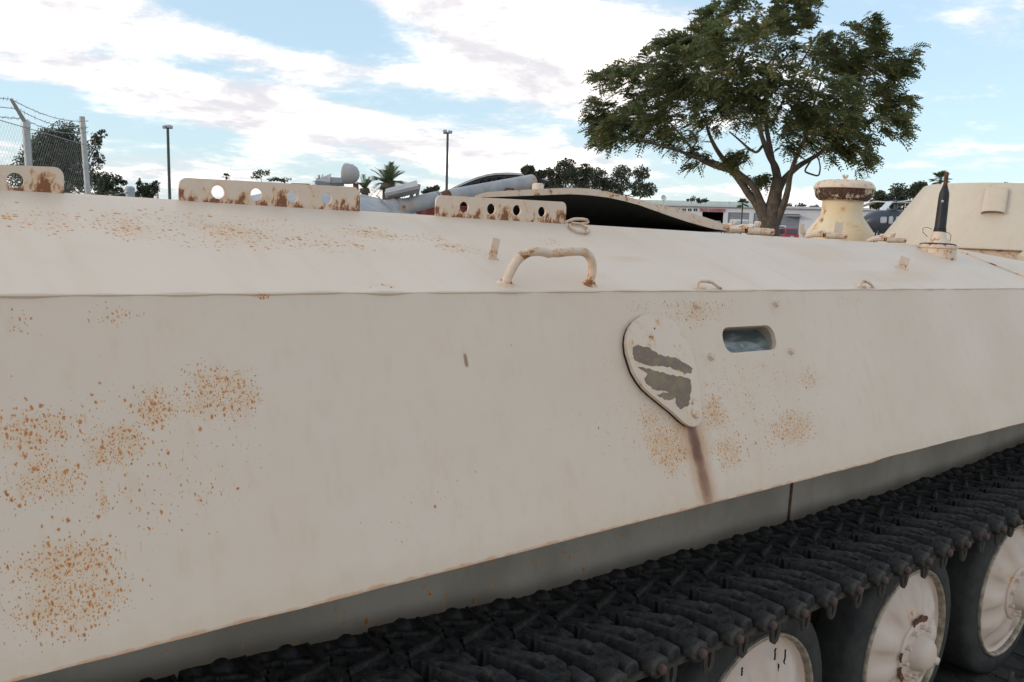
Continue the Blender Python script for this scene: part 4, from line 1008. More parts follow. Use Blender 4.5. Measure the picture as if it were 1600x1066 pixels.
palm('date_palm', 'smaller feathery palm tucked left behind the tall palm', 570, 296, 78, 26, 30, tr=6)
palm('date_palm', 'little feathery palm peeking over the middle rail left of the searchlight', 500, 287, 90, 18, 26, tr=4)
palm('fan_palm', 'tiny distant fan palm above the middle perforated rail', 353.5, 277, 160, 8, 26, True, 1.2)
palm('fan_palm', 'short fan palm standing in front of the workshop doors', 1160.5, 318.5, 90, 11.5, 34, True, 1.1)
palm('fan_palm', 'fan palm crown right behind the black aerial sleeve', 1470, 281, 95, 17, 34, True, 2)

# ------------------------------------------------------------------ chain-link fence and lamp posts
plain('galvanised', (.40, .41, .42), .45, .5, var=.15, scale=8)
plain('lamp_paint', (.055, .07, .065), .5, var=.2)
plain('wire_steel', (.30, .31, .32), .5, .4)
plain('lamp_glass', (.35, .36, .36), .25)
D1, D2 = 7.0, 8.5
pA, pB = bgp(55, 300, D1), bgp(147, 300, D2); pA.z = pB.z = 0; dirf = (pA - pB).normalized(); pC = pB + dirf * ((pA - pB).length * 2.1)
fence = thing('chain_link_fence', 'galvanised chain-link fence topped with barbed wire at far left', 'fence', pB)
hA, hB, hm = bgp(50.7, 192.5, D1).z, bgp(138, 182.5, D2).z, bgp(44, 202, D1).z
f_l = dirf * .05
def fpost(p, h, lean, r): return MB().tube([p - pB, p - pB + Vector((lean[0] * h, lean[1] * h, h))], r, 10)
lv = r_ * -.02
m = fpost(pA, hA, lv, .026); m.lathe([(.03, -.03), (.03, .0), (.02, .02), (0, .022)], pA - pB + lv * hA + Vector((0, 0, hA)), n=10); m.build('post', 'galvanised', fence, smooth=True)
m = fpost(pB, hB, lv * 1.7, .024)
for py in (199, 260, 292): z = bgp(140, py, D2).z; m.lathe([(.028, -.015), (.028, .015)], Vector((lv.x * 1.7 * z, lv.y * 1.7 * z, z)), n=10)
m.build('post', 'galvanised', fence, smooth=True)
fpost(pC, hA, lv, .026).build('post', 'galvanised', fence, smooth=True)
tA = pA + lv * hA + Vector((0, 0, hA)); aT = bgp(17.5, 155, D1 - .1)
MB().tube([tA - pB, aT - pB], [.016, .012], 6).build('barbed_wire_arm', 'galvanised', fence)
tC = pC + lv * hA + Vector((0, 0, hA)); aTC = tC + (aT - tA); MB().tube([tC - pB, aTC - pB], [.016, .012], 6).build('barbed_wire_arm', 'galvanised', fence)
rnd = random.Random(5)
for k, (f0, py) in enumerate(((1.0, 189), (.62, 199), (.2, 206))):
    e = bgp(138, py, D2); a = tA.lerp(aT, f0); c = tC.lerp(aTC, f0); m = MB()
    for s0_, s1_ in ((c, a), (a, e)):
        pts = []
        for i in range(13): t = i / 12; q = s0_.lerp(s1_, t); q.z -= .05 * 4 * t * (1 - t); pts.append(q - pB)
        m.tube(pts, .0026, 4)
        for i in range(1, 24):
            q = pts[i // 2].lerp(pts[min(12, i // 2 + 1)], .5 * (i % 2)); d = Vector((rnd.gauss(0, 1), rnd.gauss(0, 1), rnd.gauss(0, 1))).normalized() * .016; m.tube([q - d, q + d], .0018, 3)
    m.build('barbed_wire', 'wire_steel', fence)
LF = (pC - pB).length; m = MB(); H0 = .05; HM = hm; pitch_ = .055
k = -HM
while k < LF:
    for sg in (1, -1):
        a0, a1 = (k, k + HM)
        za0, za1 = (H0, HM) if sg > 0 else (HM, H0)
        u0, u1 = max(0, a0), min(LF, a1)
        if u1 - u0 < .02: continue
        f0, f1 = (u0 - a0) / HM, (u1 - a0) / HM
        off = Vector((-dirf.y, dirf.x, 0)) * (.006 * sg)
        m.tube([dirf * u0 + off + Vector((0, 0, za0 + (za1 - za0) * f0)), dirf * u1 + off + Vector((0, 0, za0 + (za1 - za0) * f1))], .0006, 3, caps=False)
    k += pitch_
m.build('wire_mesh', 'wire_steel', fence)
MB().tube([Vector((0, 0, HM)), dirf * LF + Vector((0, 0, HM))], .003, 4).tube([Vector((0, 0, .9)), dirf * LF + Vector((0, 0, 1.5))], .003, 4).build('tension_wire', 'wire_steel', fence)

def lamp(label, px, py, dist, k):
    s = bscale(px, dist); t_ = bgp(px, py, dist); root = Vector((t_.x, t_.y, 0)); h = t_.z
    t = thing('lamp_post', label, 'lamp post', root, math.atan2(r_.y, r_.x), 'tall lamp posts')
    MB().lathe([(.09, 0), (.09, .3), (.06, .34)], n=12).tube([(0, 0, 0), (0, 0, h)], [.055, .042], 10).build('pole', 'lamp_paint', t, smooth=True)
    MB().tube([(-5 * s, 0, h - .02), (5 * s, 0, h - .02)], .03, 8).build('crossbar', 'lamp_paint', t)
    for sg, tl in ((-1, .35), (1, -.2)):
        rt = Matrix.Rotation(tl * k, 3, 'X') @ Matrix.Rotation(.12 * sg, 3, 'Y')
        o = MB().box((0, 0, 0), (6.2 * s, 6 * s, 4.6 * s)).box((0, -3.2 * s, .3 * s), (5.2 * s, .8 * s, 3.6 * s)).build('floodlight', 'galvanised', t, bevel=.6 * s); o.location = (sg * 3.9 * s, 0, h + .6 * s); o.rotation_euler = rt.to_euler()
        MB().box((0, -3.75 * s, .3 * s), (4.4 * s, .3 * s, 2.8 * s)).build('lens', 'lamp_glass', o)
lamp('left lamp post with twin floodlights, in the gap left of the middle rail', 262, 199, 30, 1)
lamp('right lamp post with twin floodlights, rising behind the grey gun barrel', 699.5, 207, 31, -1)

bp = bgp(203, 291, 11.5); br = Vector((bp.x, bp.y, 0)); s = bscale(203, 11.5)
bo = thing('gate_post', 'grey gate post with a domed cap between the two small trees', 'post', br)
MB().lathe([(6.6 * s, 0), (6.6 * s, bp.z - 5 * s)], n=20).build('shaft', 'grey_steel', bo, smooth=True)
MB().lathe([(7.2 * s, bp.z - 5.2 * s), (7.2 * s, bp.z - 3.6 * s), (6.4 * s, bp.z - 1.8 * s), (4 * s, bp.z - .4 * s), (0, bp.z)], n=20).build('domed_cap', 'grey_steel', bo, smooth=True)
m = MB(); e0 = bgp(205, 300, 11.5) - br; 
m.tube([bgp(180, 304, 11.3) - br, e0], .006, 5).build('tie_rod', 'wire_steel', bo)
bp2 = bgp(246, 302, 14); MB().tube([Vector((bp2.x, bp2.y, 0)), bp2], .018, 8).build('stake', 'galvanised', None, Vector((bp2.x, bp2.y, 0)), smooth=True)
stk = bpy.data.objects['stake']; stk.location = (bp2.x, bp2.y, 0); tag(stk, 'thin short pale stake left of the left lamp post foot', 'stake')

# ------------------------------------------------------------------ grey tank behind the vehicle
TKD = 11.0; tk = bgp(500, 330, TKD); troot2 = Vector((tk.x, tk.y, 0)); ks = bscale(500, TKD)
tank = thing('grey_tank', 'grey painted tank with long gun barrel and searchlight behind the cream vehicle', 'tank', troot2)
paint('tank_paint', (.30, .315, .345), patches=.22, patch_scale=5, grime=.2)
fwd = Vector((-r_.y, r_.x, 0)).normalized(); rgt = Vector((r_.x, r_.y, 0)).normalized()
def tk_(px, py, d=TKD): return bgp(px, py, d) - troot2
def lz(py): return bgp(500, py, TKD).z
prof = [(1.20, 1.14), (1.26, lz(356)), (1.30, lz(352)), (1.34, lz(344)), (1.30, lz(334)), (1.12, lz(322)), (.86, lz(310)), (.56, lz(302)), (.2, lz(299)), (0, lz(298.5))]
MB().lathe(prof, n=48).build('turret', 'tank_paint', tank, smooth=True, angle=70)
for sx in (-1, 1):
    m = MB(); m.prism([(-3, .25), (2.8, .25), (3.3, .62), (3.0, .95), (-3.2, .95), (-3.4, .6)], [], lambda u, v, w: fwd * (w + (sx * 1.35 - .28)) + rgt * u + Vector((0, 0, v - .25)), .56).build('track', 'track_steel', tank)
m = MB(); m.prism([(-3.1, .5), (2.9, .5), (3.3, .85), (2.2, 1.16), (-3.0, 1.16)], [], lambda u, v, w: fwd * (w - 1.05) + rgt * u + Vector((0, 0, v)), 2.1).build('hull', 'tank_paint', tank)
c0, c1, c2, c3 = tk_(612, 330, 10.5), tk_(640, 321, 10.6), tk_(690, 309, 10.9), tk_(831, 284, 12.2)
m = MB(); dd = (c1 - c0).normalized()
P = [c0 - dd * .1, c0, c0 + dd * .05, c0 + dd * .09, c0 + dd * .13, c0 + dd * .17, c0 + dd * .22]
m.tube(P, [.16, .15, .165, .128, .142, .115, .105], 18).build('mantlet', 'tank_paint', tank, smooth=True, angle=60)
brl = MB().tube([c0, c1, c2 - (c2 - c1).normalized() * .05], [.105, .10, .098], 18).build('barrel', 'tank_paint', tank, smooth=True)
d3 = (c3 - c2).normalized()
MB().tube([c2 - d3 * .10, c2 - d3 * .04, c2 + d3 * .02, c2 + d3 * .12], [.094, .075, .075, .09], 14).build('rusty_collar', 'rust_metal', brl, smooth=True)
MB().tube([c2 + d3 * .1, c3], [.092, .105], 20, caps=False).tube([c3, c3 + d3 * .003, c3 - d3 * .2], [.105, .085, .085], 20, caps=False).build('muzzle_tube', 'tank_paint', brl, smooth=True, angle=50)
# searchlight: flat lens to the left, domed back to the right
sp_ = tk_(540, 271.5, 10.6); ax_ = (rgt + Vector((0, 0, -.08)) - fwd * .1).normalized(); q = 15.5 * ks
sl3 = MB().lathe([(0, -.0), (q * .93, 0), (q, q * .06), (q, q * .35), (q * .92, q * .85), (q * .74, q * 1.2), (q * .42, q * 1.42), (0, q * 1.5)], sp_ - ax_ * .02, ax_, 28).build('searchlight', 'tank_paint', tank, smooth=True)
MB().lathe([(0, -.006), (q * .86, -.005), (q * .86, .002)], sp_ - ax_ * .02, ax_, 28).build('lens', 'window_glass', sl3)
MB().box(sp_ + Vector((0, 0, q * .82)) + ax_ * .06, (.07, .04, .03)).build('hood_clip', 'rust_metal', sl3)
MB().tube([sp_ + ax_ * .13 + Vector((0, 0, -q * .8)), sp_ + ax_ * .13 + Vector((0, 0, -q * 1.9))], .035, 10).build('bracket', 'rust_metal', sl3)
# open stowage flap and hatch pieces
def slab(P4, th, name, mat='tank_paint'):
    n_ = (P4[1] - P4[0]).cross(P4[3] - P4[0]).normalized() * th
    return MB().add(P4 + [p + n_ for p in P4], [(0, 1, 2, 3), (7, 6, 5, 4), (0, 4, 5, 1), (1, 5, 6, 2), (2, 6, 7, 3), (3, 7, 4, 0)]).build(name, mat, tank)
slab([tk_(602, 307, 10.4), tk_(655, 295, 10.4), tk_(652, 286.5, 11.0), tk_(604, 300, 11.0)], .04, 'stowage_flap')
slab([tk_(606, 311, 10.55), tk_(652, 300, 10.55), tk_(655, 294, 10.45), tk_(602, 307, 10.45)], .02, 'flap_frame')
for a_, b_ in (((612, 318), (622, 302)), ((640, 312), (648, 296)), ((652, 306), (655, 288))): MB().tube([tk_(*a_, 10.7), tk_(*b_, 10.7)], .02, 6).build('flap_strut', 'tank_paint', tank)
slab([tk_(492, 288, 10.6), tk_(515, 291, 10.6), tk_(517, 277, 10.8), tk_(510, 280, 10.8)], .05, 'hatch_guard')
slab([tk_(510, 291, 10.7), tk_(538, 291, 10.7), tk_(536, 283, 10.8), tk_(512, 282, 10.8)], .05, 'hatch_block')
MB().tube([tk_(455, 287.5, 10.6), tk_(484, 288.5, 10.6)], .012, 6).build('hatch_bar', 'rust_metal', tank)
MB().tube([tk_(588, 305, 10.0), tk_(614, 331, 10.0)], .008, 5).build('turret_weld', 'tank_paint', tank)

# dark red container behind the tank's gun
plain('red_paint', (.16, .035, .035), .6, var=.2, scale=2)
RD = 28.0; a0 = bgp(636, 319, RD); b0 = bgp(792, 324, RD); ln = (Vector((b0.x, b0.y, 0)) - Vector((a0.x, a0.y, 0))); hgt = (a0.z + b0.z) / 2
rc_ = thing('red_container', 'dark red steel container standing behind the grey gun barrel', 'container', Vector((a0.x, a0.y, 0)), math.atan2(ln.y, ln.x))
m = MB(); W_ = ln.length; n = 34; Pn = []
for i in range(n + 1): x = W_ * i / n; Pn.append((x, .0 if (i // 2) % 2 else .035))
m.prism(Pn + [(W_, 2.2), (0, 2.2)], [], lambda u, v, w: Vector((u, v, w)), hgt - .06).build('corrugated_body', 'red_paint', rc_)
MB().box((W_ / 2, 1.1, hgt - .03), (W_ + .04, 2.26, .05)).build('top_frame', 'red_paint', rc_)
for x in (0, W_): MB().box((x, .0, hgt / 2 - .03), (.12, .12, hgt - .06)).build('corner_post', 'red_paint', rc_)

# ------------------------------------------------------------------ arched hangar
HD = 90.0; hs_ = bscale(790, HD); hr_ = bgp(790, 340, HD); hroot = Vector((hr_.x, hr_.y, 0)); hdir = Vector((hroot.x, hroot.y, 0)).normalized(); hr2 = Vector((hdir.y, -hdir.x, 0))
hang = thing('arched_hangar', 'arched open-fronted hangar roof with steel trusses behind the gun barrel', 'hangar', hroot, math.atan2(hr2.y, hr2.x))
plain('hangar_roof', (.42, .45, .48), .45, .3, var=.1, scale=.4); plain('hangar_inside', (.10, .09, .085), .8, var=.3, scale=.6); plain('hangar_steel', (.14, .16, .19), .5, .4)
def hplane(px, py, root, rd, nd):
    r = rayW(px, py); k = (root - EYE).dot(nd) / r.dot(nd); q = EYE + r * k; return ((q - root).dot(rd), q.z)
arc = [hplane(px, py, hroot, hr2, hdir) for px, py in ((690, 303), (700, 297.5), (712, 291), (724, 285.5), (736, 280.5), (748, 276), (760, 272.6), (775, 270.2), (790, 269.7), (806, 270.2), (820, 271.5), (836, 274.3), (852, 278.4), (868, 284), (880, 289.5), (895, 297), (905, 303))]
m = MB(); n = len(arc); DP = 22
for w_ in (-.3, DP):
    for th in (0, .22):
        for (u, v) in arc: m.v.append(Vector((u, w_, v - th)))
for i in range(n - 1): m.f += [(i, i + 1, 2 * n + i + 1, 2 * n + i), (n + i, 3 * n + i, 3 * n + i + 1, n + i + 1), (i, n + i, n + i + 1, i + 1), (2 * n + i, 2 * n + i + 1, 3 * n + i + 1, 3 * n + i)]
m.build('roof', 'hangar_roof', hang, smooth=True)
MB().prism([(arc[0][0], 0), (arc[-1][0], 0)] + [(u, v - .25) for u, v in reversed(arc)], [], lambda u, v, w: Vector((u, DP - .3 + w, v)), .2).build('back_wall', 'hangar_inside', hang)
for u_, v_ in (arc[0], arc[-1]): MB().box((u_, DP / 2, v_ / 2 - .15), (.2, DP, v_ - .3)).build('side_wall', 'hangar_inside', hang)
for j, w_ in enumerate((.4, 7.5, 14.5)):
    m = MB(); lo = [(u * .97, v - 1.15) for u, v in arc]
    m.tube([Vector((u, w_, v)) for u, v in lo], .09, 5); m.tube([Vector((u, w_, v - .32)) for u, v in arc], .09, 5)
    for i in range(0, n - 1): m.tube([Vector((lo[i][0], w_, lo[i][1])), Vector((arc[i + 1][0], w_, arc[i + 1][1] - .3))], .06, 4); m.tube([Vector((lo[i + 1][0], w_, lo[i + 1][1])), Vector((arc[i + 1][0], w_, arc[i + 1][1] - .3))], .06, 4)
    m.build('truss', 'hangar_steel', hang)
    for u_ in (arc[0][0] + .3, arc[-1][0] - .3, arc[5][0], arc[-6][0]): MB().box((u_, w_, 2.6 if abs(u_) < 5 else 1.6), (.22, .22, 5.2 if abs(u_) < 5 else 3.2)).build('column', 'hangar_steel', hang)

# ------------------------------------------------------------------ workshop building
BD = 135.0; br_ = bgp(1200, 340, BD); wroot = Vector((br_.x, br_.y, 0)); nd = Vector((wroot.x, wroot.y, 0)).normalized(); rd = Vector((nd.y, -nd.x, 0))
work = thing('workshop_building', 'long low white workshop with roller doors and red TRUCK ALIGNMENTS lettering', 'building', wroot, math.atan2(rd.y, rd.x))
plain('white_wall', (.62, .61, .64), .8, var=.06, scale=.3); plain('roof_trim', (.50, .52, .55), .6, var=.1); plain('pale_teal', (.50, .60, .57), .6, var=.06, scale=.3)
plain('roller_door', (.24, .26, .29), .5, .1, var=.1, scale=.5); plain('dark_room', (.02, .02, .022), .9); plain('sign_red', (.55, .05, .07), .6, var=.02)
def wp(px, py, d=0.):
    r0 = wroot + nd * d; u, v = hplane(px, py, r0, rd, nd); return u, v
doors = [(1097.5, 331, 1130.6), (1138, 332, 1171), (1178, 333, 1205), (1219, 334, 1250)]
u0, vtop = wp(1043, 322.5); u1, v1_ = wp(1425, 331.5); vtop = wp(1160, 324.7)[1]
holes = []
for a_, t_, b_ in doors: ua_, va_ = wp(a_, t_); ub_, _ = wp(b_, t_); holes.append([(ua_, .02), (ub_, .02), (ub_, va_), (ua_, va_)])
wins = []
for a_, b_ in ((1057, 1063), (1066, 1072), (1075, 1080.5), (1084, 1089.5)): (x0_, y0_), (x1_, y1_) = wp(a_, 326), wp(b_, 330.5); wins.append([(x0_, y1_), (x1_, y1_), (x1_, y0_), (x0_, y0_)])
m = MB().prism([(u0 - 12, 0), (u1, 0), (u1, vtop), (u0 - 12, vtop)], [list(h) for h in holes + wins], lambda u, v, w: Vector((u, w, v)), .35); m.build('front_wall', 'white_wall', work)
for i, h in enumerate(holes):
    a_, b_, t_ = h[0][0], h[1][0], h[2][1]
    if i == 0:
        m = MB(); m.box(((a_ + b_) / 2, 6.4, t_ / 2), (b_ - a_ + 1, .1, t_ + .6)).build('dark_interior', 'dark_room', work)
        for x in (a_ - .4, b_ + .4): MB().box((x, 3.4, t_ / 2), (.1, 6, t_ + .6)).build('bay_wall', 'dark_room', work)
    else:
        d_ = MB().box(((a_ + b_) / 2, .25, t_ / 2), (b_ - a_ + .02, .06, t_)).build('roller_door', 'roller_door', work)
        for k in range(7): MB().box(((a_ + b_) / 2, .20, t_ * (k + .5) / 7), (b_ - a_ - .04, .05, t_ / 7 * .88)).build('slat', 'roller_door', d_)
for h in wins:
    w_ = MB().box(((h[0][0] + h[1][0]) / 2, .2, (h[0][1] + h[2][1]) / 2), (h[1][0] - h[0][0], .04, h[2][1] - h[0][1])).build('window', 'window_glass', work)
    MB().box(((h[0][0] + h[1][0]) / 2, .14, (h[0][1] + h[2][1]) / 2), (.06, .06, h[2][1] - h[0][1])).build('glazing_bar', 'roof_trim', w_)
MB().box(((u0 + u1) / 2 - 6, 9, vtop + .2), (u1 - u0 + 12.6, 19, .34)).build('roof', 'roof_trim', work)
MB().box(((u0 + u1) / 2 - 6, 18.3, vtop / 2), (u1 - u0 + 12, .3, vtop)).build('back_wall', 'white_wall', work)
for x in (u0 - 12, u1): MB().box((x, 9.3, vtop / 2), (.3, 18, vtop)).build('end_wall', 'white_wall', work)
ca, cb = wp(1228, 336.6)[0], wp(1252, 337)[0]; MB().box(((ca + cb) / 2, -.5, wp(1240, 337.5)[1]), (cb - ca, 1.0, .2)).build('door_canopy', 'roller_door', work)
for px in (1136, 1212): u_, v_ = wp(px, 323.5); MB().lathe([(.25, 0), (.25, .5), (.4, .55), (0, .8)], (u_, 6, vtop + .36), n=10).build('roof_vent', 'roof_trim', work)
cu_ = bpy.data.curves.new('sign', 'FONT'); cu_.body = 'TRUCK ALIGNMENTS'; cu_.size = 1; cu_.extrude = .05; cu_.offset = .0
to = bpy.data.objects.new('tmp', cu_); COL.objects.link(to); dg = bpy.context.evaluated_depsgraph_get(); dg.update()
tm = bpy.data.meshes.new_from_object(to.evaluated_get(dg)); bpy.data.objects.remove(to); tm.name = 'sign_lettering'
ux0, _ = wp(1092.6, 331); ux1, _ = wp(1133, 331); vb2, vt2 = wp(1112, 331)[1], wp(1112, 326.2)[1]; ws = max(v.co.x for v in tm.vertices); hs2 = max(v.co.y for v in tm.vertices)
for v in tm.vertices: v.co = Vector((ux0 + v.co.x * (ux1 - ux0) / ws, -.08 - v.co.z, vb2 + v.co.y * (vt2 - vb2) / hs2))
tm.materials.clear(); tm.materials.append(MATS['sign_red']); so = bpy.data.objects.new('sign_lettering', tm); COL.objects.link(so); so.parent = work; so['label'] = 'red capital letters TRUCK ALIGNMENTS over the open door'
# pale teal building behind
b2r = wroot + nd * 40; b2 = thing('teal_building', 'pale teal flat-roofed building rising behind the white workshop', 'building', b2r, math.atan2(rd.y, rd.x))
ta, tb_ = hplane(1000, 314, b2r, rd, nd), hplane(1212, 322, b2r, rd, nd); th_ = hplane(1105, 316.2, b2r, rd, nd)[1]; tw_ = tb_[0] - ta[0]
MB().box(((ta[0] + tb_[0]) / 2, 10, th_ / 2 - .4), (tw_, 20, th_ - .8)).build('wall', 'pale_teal', b2)
MB().box(((ta[0] + tb_[0]) / 2, 10, th_ - .3), (tw_ + .6, 20.6, 1.0)).build('fascia', 'pale_teal', b2)
for x in (.2, .62): MB().box((ta[0] + tw_ * x + 6, -1.0, th_ - 1.3), (tw_ * .18, 1.5, .7)).build('awning', 'white_wall', b2)
# satellite dish on the workshop roof
dp = bgp(1036.5, 309.5, 126); dr_ = Vector((dp.x, dp.y, vtop - .2)); ds = bscale(1036, 126)
dish = thing('satellite_dish', 'white satellite dish on the left end of the workshop roof', 'satellite dish', dr_, math.atan2(rd.y, rd.x))
MB().lathe([(0, .25 * ds * 4), (2 * ds, .15 * ds * 4), (4.4 * ds, -.1), (4.5 * ds, -.16), (0, .08 * ds * 4)], dp - dr_ if False else Vector((0, 0, dp.z - dr_.z)), (-.5, .8, -.3), 24).build('reflector', 'white_wall', dish, smooth=True)
MB().tube([(0, .2, 0), (0, .2, dp.z - dr_.z)], .09, 8).build('mast', 'roof_trim', dish)

# parked vehicles in front of the workshop
plain('car_white', (.66, .67, .69), .3, var=.03, spec=.5); plain('car_red', (.34, .05, .06), .3, var=.05, spec=.5); plain('car_dark', (.06, .065, .075), .35, var=.05); plain('tail_red', (.6, .03, .03), .3); plain('tyre', (.02, .02, .02), .8); plain('car_silver', (.42, .44, .48), .3, .2, var=.03)
def car(name, label, px, dist, mat, wid, hgt, ln_, yaw, kind='suv', cat='car'):
    p = bgp(px, 345, dist); t = thing(name, label, cat, Vector((p.x, p.y, 0)), math.atan2(rd.y, rd.x) + yaw, 'vehicles parked by the workshop')
    bh = hgt * (.55 if kind != 'box' else .45); w2 = wid / 2
    prof = [(-ln_ / 2, .35), (-ln_ / 2, bh * .95), (-ln_ / 2 + .15, bh), (ln_ * .28, bh), (ln_ / 2 - .15, bh * .86), (ln_ / 2, bh * .6), (ln_ / 2, .35)]
    MB().prism(prof, [], lambda u, v, w: Vector((w - w2, u, v)), wid).build('body', mat, t, bevel=.06)
    if kind == 'box':
        MB().box((0, -ln_ * .12, hgt * .62), (wid + .2, ln_ * .74, hgt * .72)).build('cargo_box', mat, t, bevel=.04)
        MB().box((0, -ln_ * .12 - ln_ * .37 - .02, hgt * .6), (wid, .03, hgt * .6)).build('rear_door', 'car_silver', t)
        MB().prism([(ln_ * .26, .6), (ln_ / 2 - .05, .6), (ln_ / 2 - .2, hgt * .75), (ln_ * .26, hgt * .8)], [], lambda u, v, w: Vector((w - w2, u, v)), wid).build('cab', mat, t)
    else:
        cab_ = MB().prism([(-ln_ / 2 + .1, bh), (-ln_ / 2 + .35, hgt), (ln_ * .08, hgt), (ln_ * .27, bh)], [], lambda u, v, w: Vector((w - w2 * .9, u, v)), wid * .9).build('cabin', mat, t, bevel=.05)
        MB().prism([(-ln_ / 2 + .10, bh + .08), (-ln_ / 2 + .29, hgt - .14), (-ln_ / 2 + .27, hgt - .14), (-ln_ / 2 + .06, bh + .08)], [], lambda u, v, w: Vector((w - w2 * .74, u, v)), wid * .74).build('rear_window', 'window_glass', cab_)
        for sx in (-1, 1): MB().prism([(-ln_ / 2 + .5, bh + .05), (-ln_ / 2 + .55, hgt - .12), (ln_ * .05, hgt - .12), (ln_ * .18, bh + .05)], [], lambda u, v, w: Vector((sx * (w2 * .9 + .004) + w - .005, u, v)), .01).build('side_window', 'window_glass', cab_)
    for sx in (-1, 1):
        MB().box((sx * w2 * .82, -ln_ / 2 - .012, bh * .78), (.22, .05, .26)).build('tail_light', 'tail_red', t)
        for sy in (-.3, .3):
            MB().lathe([(.12, 0), (.33, 0), (.35, .04), (.35, .2), (.3, .22), (.12, .22)], (sx * (w2 - .1) - .11, sy * ln_, .35), (1, 0, 0), 16).build('wheel', 'tyre', t)
    MB().box((0, -ln_ / 2 - .05, .5), (wid * .96, .14, .18)).build('bumper', 'car_silver', t)
    MB().box((0, -ln_ / 2 - .02, bh * .7), (.4, .04, .12)).build('number_plate', 'car_white', t)
car('box_truck', 'white box truck in front of the first closed roller door', 1154, 118, 'car_white', 2.0, 2.75, 5.5, .1, 'box', 'truck')
car('parked_car', 'silver car parked right of the forked trunk', 1208, 119, 'car_silver', 1.8, 1.75, 4.5, .2)
car('parked_car', 'red car parked right of the forked trunk near the curved catch', 1231.5, 117, 'car_red', 1.85, 1.75, 4.6, .25)
car('parked_car', 'white car half hidden by the forked tree trunk', 1217, 126, 'car_white', 1.75, 2.1, 4.6, .1)
car('parked_van', 'silver van inside the dark open workshop door', 1112, 137.5, 'car_silver', 2.1, 2.6, 4.8, .3, 'suv', 'van')
p = bgp(1177, 345, 112); tr_ = thing('site_trailer', 'white trailer with pitched roof and dark framed end beside the box truck', 'trailer', Vector((p.x, p.y, 0)), math.atan2(rd.y, rd.x) + .35, 'vehicles parked by the workshop')
MB().box((0, 0, .95), (2.1, 2.6, 1.2)).build('body', 'car_white', tr_, bevel=.04)
MB().prism([(-1.15, 1.56), (1.15, 1.56), (1.0, 1.9), (0, 2.12), (-1.0, 1.9)], [], lambda u, v, w: Vector((u, w - 1.4, v)), 2.8).build('roof', 'car_white', tr_)
for x in (-.9, -.35): MB().box((x, -1.32, 1.05), (.42, .04, .8)).build('end_window', 'window_glass', tr_)
MB().box((-.62, -1.33, 1.05), (.07, .06, 1.0)).build('end_frame', 'car_white', tr_)
for sx in (-1, 1): MB().lathe([(.1, 0), (.3, 0), (.3, .2), (.1, .2)], (sx * .95 - .1, 0, .30), (1, 0, 0), 14).build('wheel', 'tyre', tr_)

# ------------------------------------------------------------------ dark helicopter between ventilator and turret
plain('heli_paint', (.05, .062, .085), .35, var=.1); plain('blade_white', (.62, .63, .65), .5)
ED = 55.0; hp_ = bgp(1378, 350, ED); hroot3 = Vector((hp_.x, hp_.y, 0)); hes = bscale(1378, ED)
heli = thing('helicopter', 'dark blue-grey helicopter with drooping white rotor blade between ventilator and turret', 'helicopter', hroot3, math.atan2(rd.y, rd.x))
def hz(py): return bgp(1378, py, ED).z
def hx(px): return (px - 1378) * hes
sec = [(1343, 352, 2), (1347, 350, 8), (1354, 348, 14), (1364, 345.5, 18), (1376, 344.5, 20.5), (1392, 345, 20.5), (1410, 346, 20), (1440, 347, 17), (1470, 346, 9), (1540, 342, 4.5), (1600, 339, 3)]
m = MB(); nn_ = 20; o0 = 0
for (px, py, r) in sec:
    for k in range(nn_):
        a = 2 * math.pi * k / nn_; m.v.append(Vector((hx(px), math.cos(a) * r * hes * .9, hz(py) + math.sin(a) * r * hes * (1 if math.sin(a) < 0 else .86))))
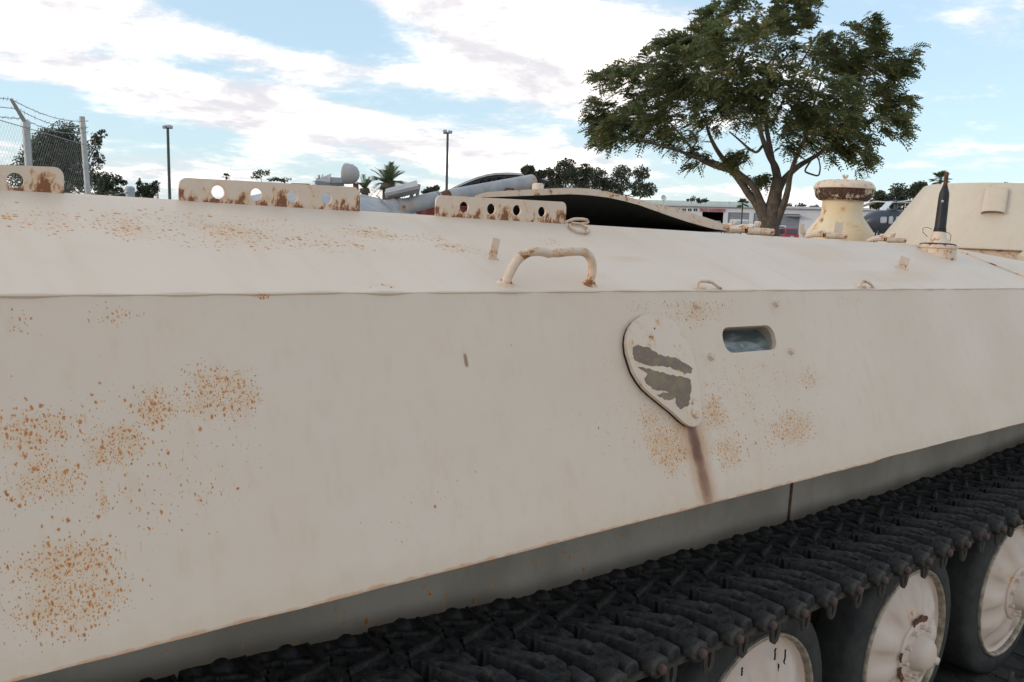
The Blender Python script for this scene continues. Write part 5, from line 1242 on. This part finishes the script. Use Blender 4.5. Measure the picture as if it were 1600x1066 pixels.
for i in range(len(sec) - 1):
    for k in range(nn_): m.f.append((i * nn_ + k, i * nn_ + (k + 1) % nn_, (i + 1) * nn_ + (k + 1) % nn_, (i + 1) * nn_ + k))
m.f += [tuple(reversed(range(nn_))), tuple((len(sec) - 1) * nn_ + k for k in range(nn_))]
m.build('fuselage', 'heli_paint', heli, smooth=True)
for (a_, b_, t_, c_) in ((1373, 1382, 339, 349), (1385, 1391, 338, 350), (1395, 1408, 338, 350)):
    MB().prism(round_rect(hx(a_), hx(b_), hz(c_), hz(t_), .08), [], lambda u, v, w: Vector((u, -20.6 * hes * .9 * math.sqrt(max(.05, 1 - ((v - hz(345)) / (20.5 * hes)) ** 2)) - w + .02, v)), .06).build('cabin_window', 'car_silver', heli)
MB().tube([(hx(1395), 0, hz(328)), (hx(1395), 0, hz(316))], .12, 8).lathe([(0, 0), (.35, 0), (.35, .18), (0, .2)], (hx(1395), 0, hz(318)), n=12).build('rotor_mast', 'heli_paint', heli)
c = Vector((hx(1395), 0, hz(317)))
for e in (Vector((hx(1366), -3.6, hz(331) - .0)), Vector((hx(1395) + 5.5, 2.5, hz(325))), Vector((hx(1395) - 1.5, 6, hz(322))), Vector((hx(1395) + 2, -6, hz(322)))):
    d = e - c; sd = d.cross(Vector((0, 0, 1))).normalized() * .17; mid = c + d * .5 + Vector((0, 0, .25))
    P = [c + sd * .5, mid + sd, e + sd, e - sd, mid - sd, c - sd * .5]; MB().add(P + [p + Vector((0, 0, .05)) for p in P], [(0, 1, 4, 5), (1, 2, 3, 4), (6, 11, 10, 7), (7, 10, 9, 8)] + [(i, (i + 1) % 6, 6 + (i + 1) % 6, 6 + i) for i in range(6)]).build('rotor_blade', 'blade_white', heli)
for sy in (-1, 1):
    z0_ = hz(366); MB().tube([(hx(1350), sy * 1.0, .12), (hx(1360), sy * 1.0, .06), (hx(1440), sy * 1.0, .06)], .06, 8).tube([(hx(1372), sy * .5, z0_ + .2), (hx(1370), sy * 1.0, .06)], .05, 6).tube([(hx(1420), sy * .5, z0_ + .2), (hx(1420), sy * 1.0, .06)], .05, 6).build('skid', 'heli_paint', heli)
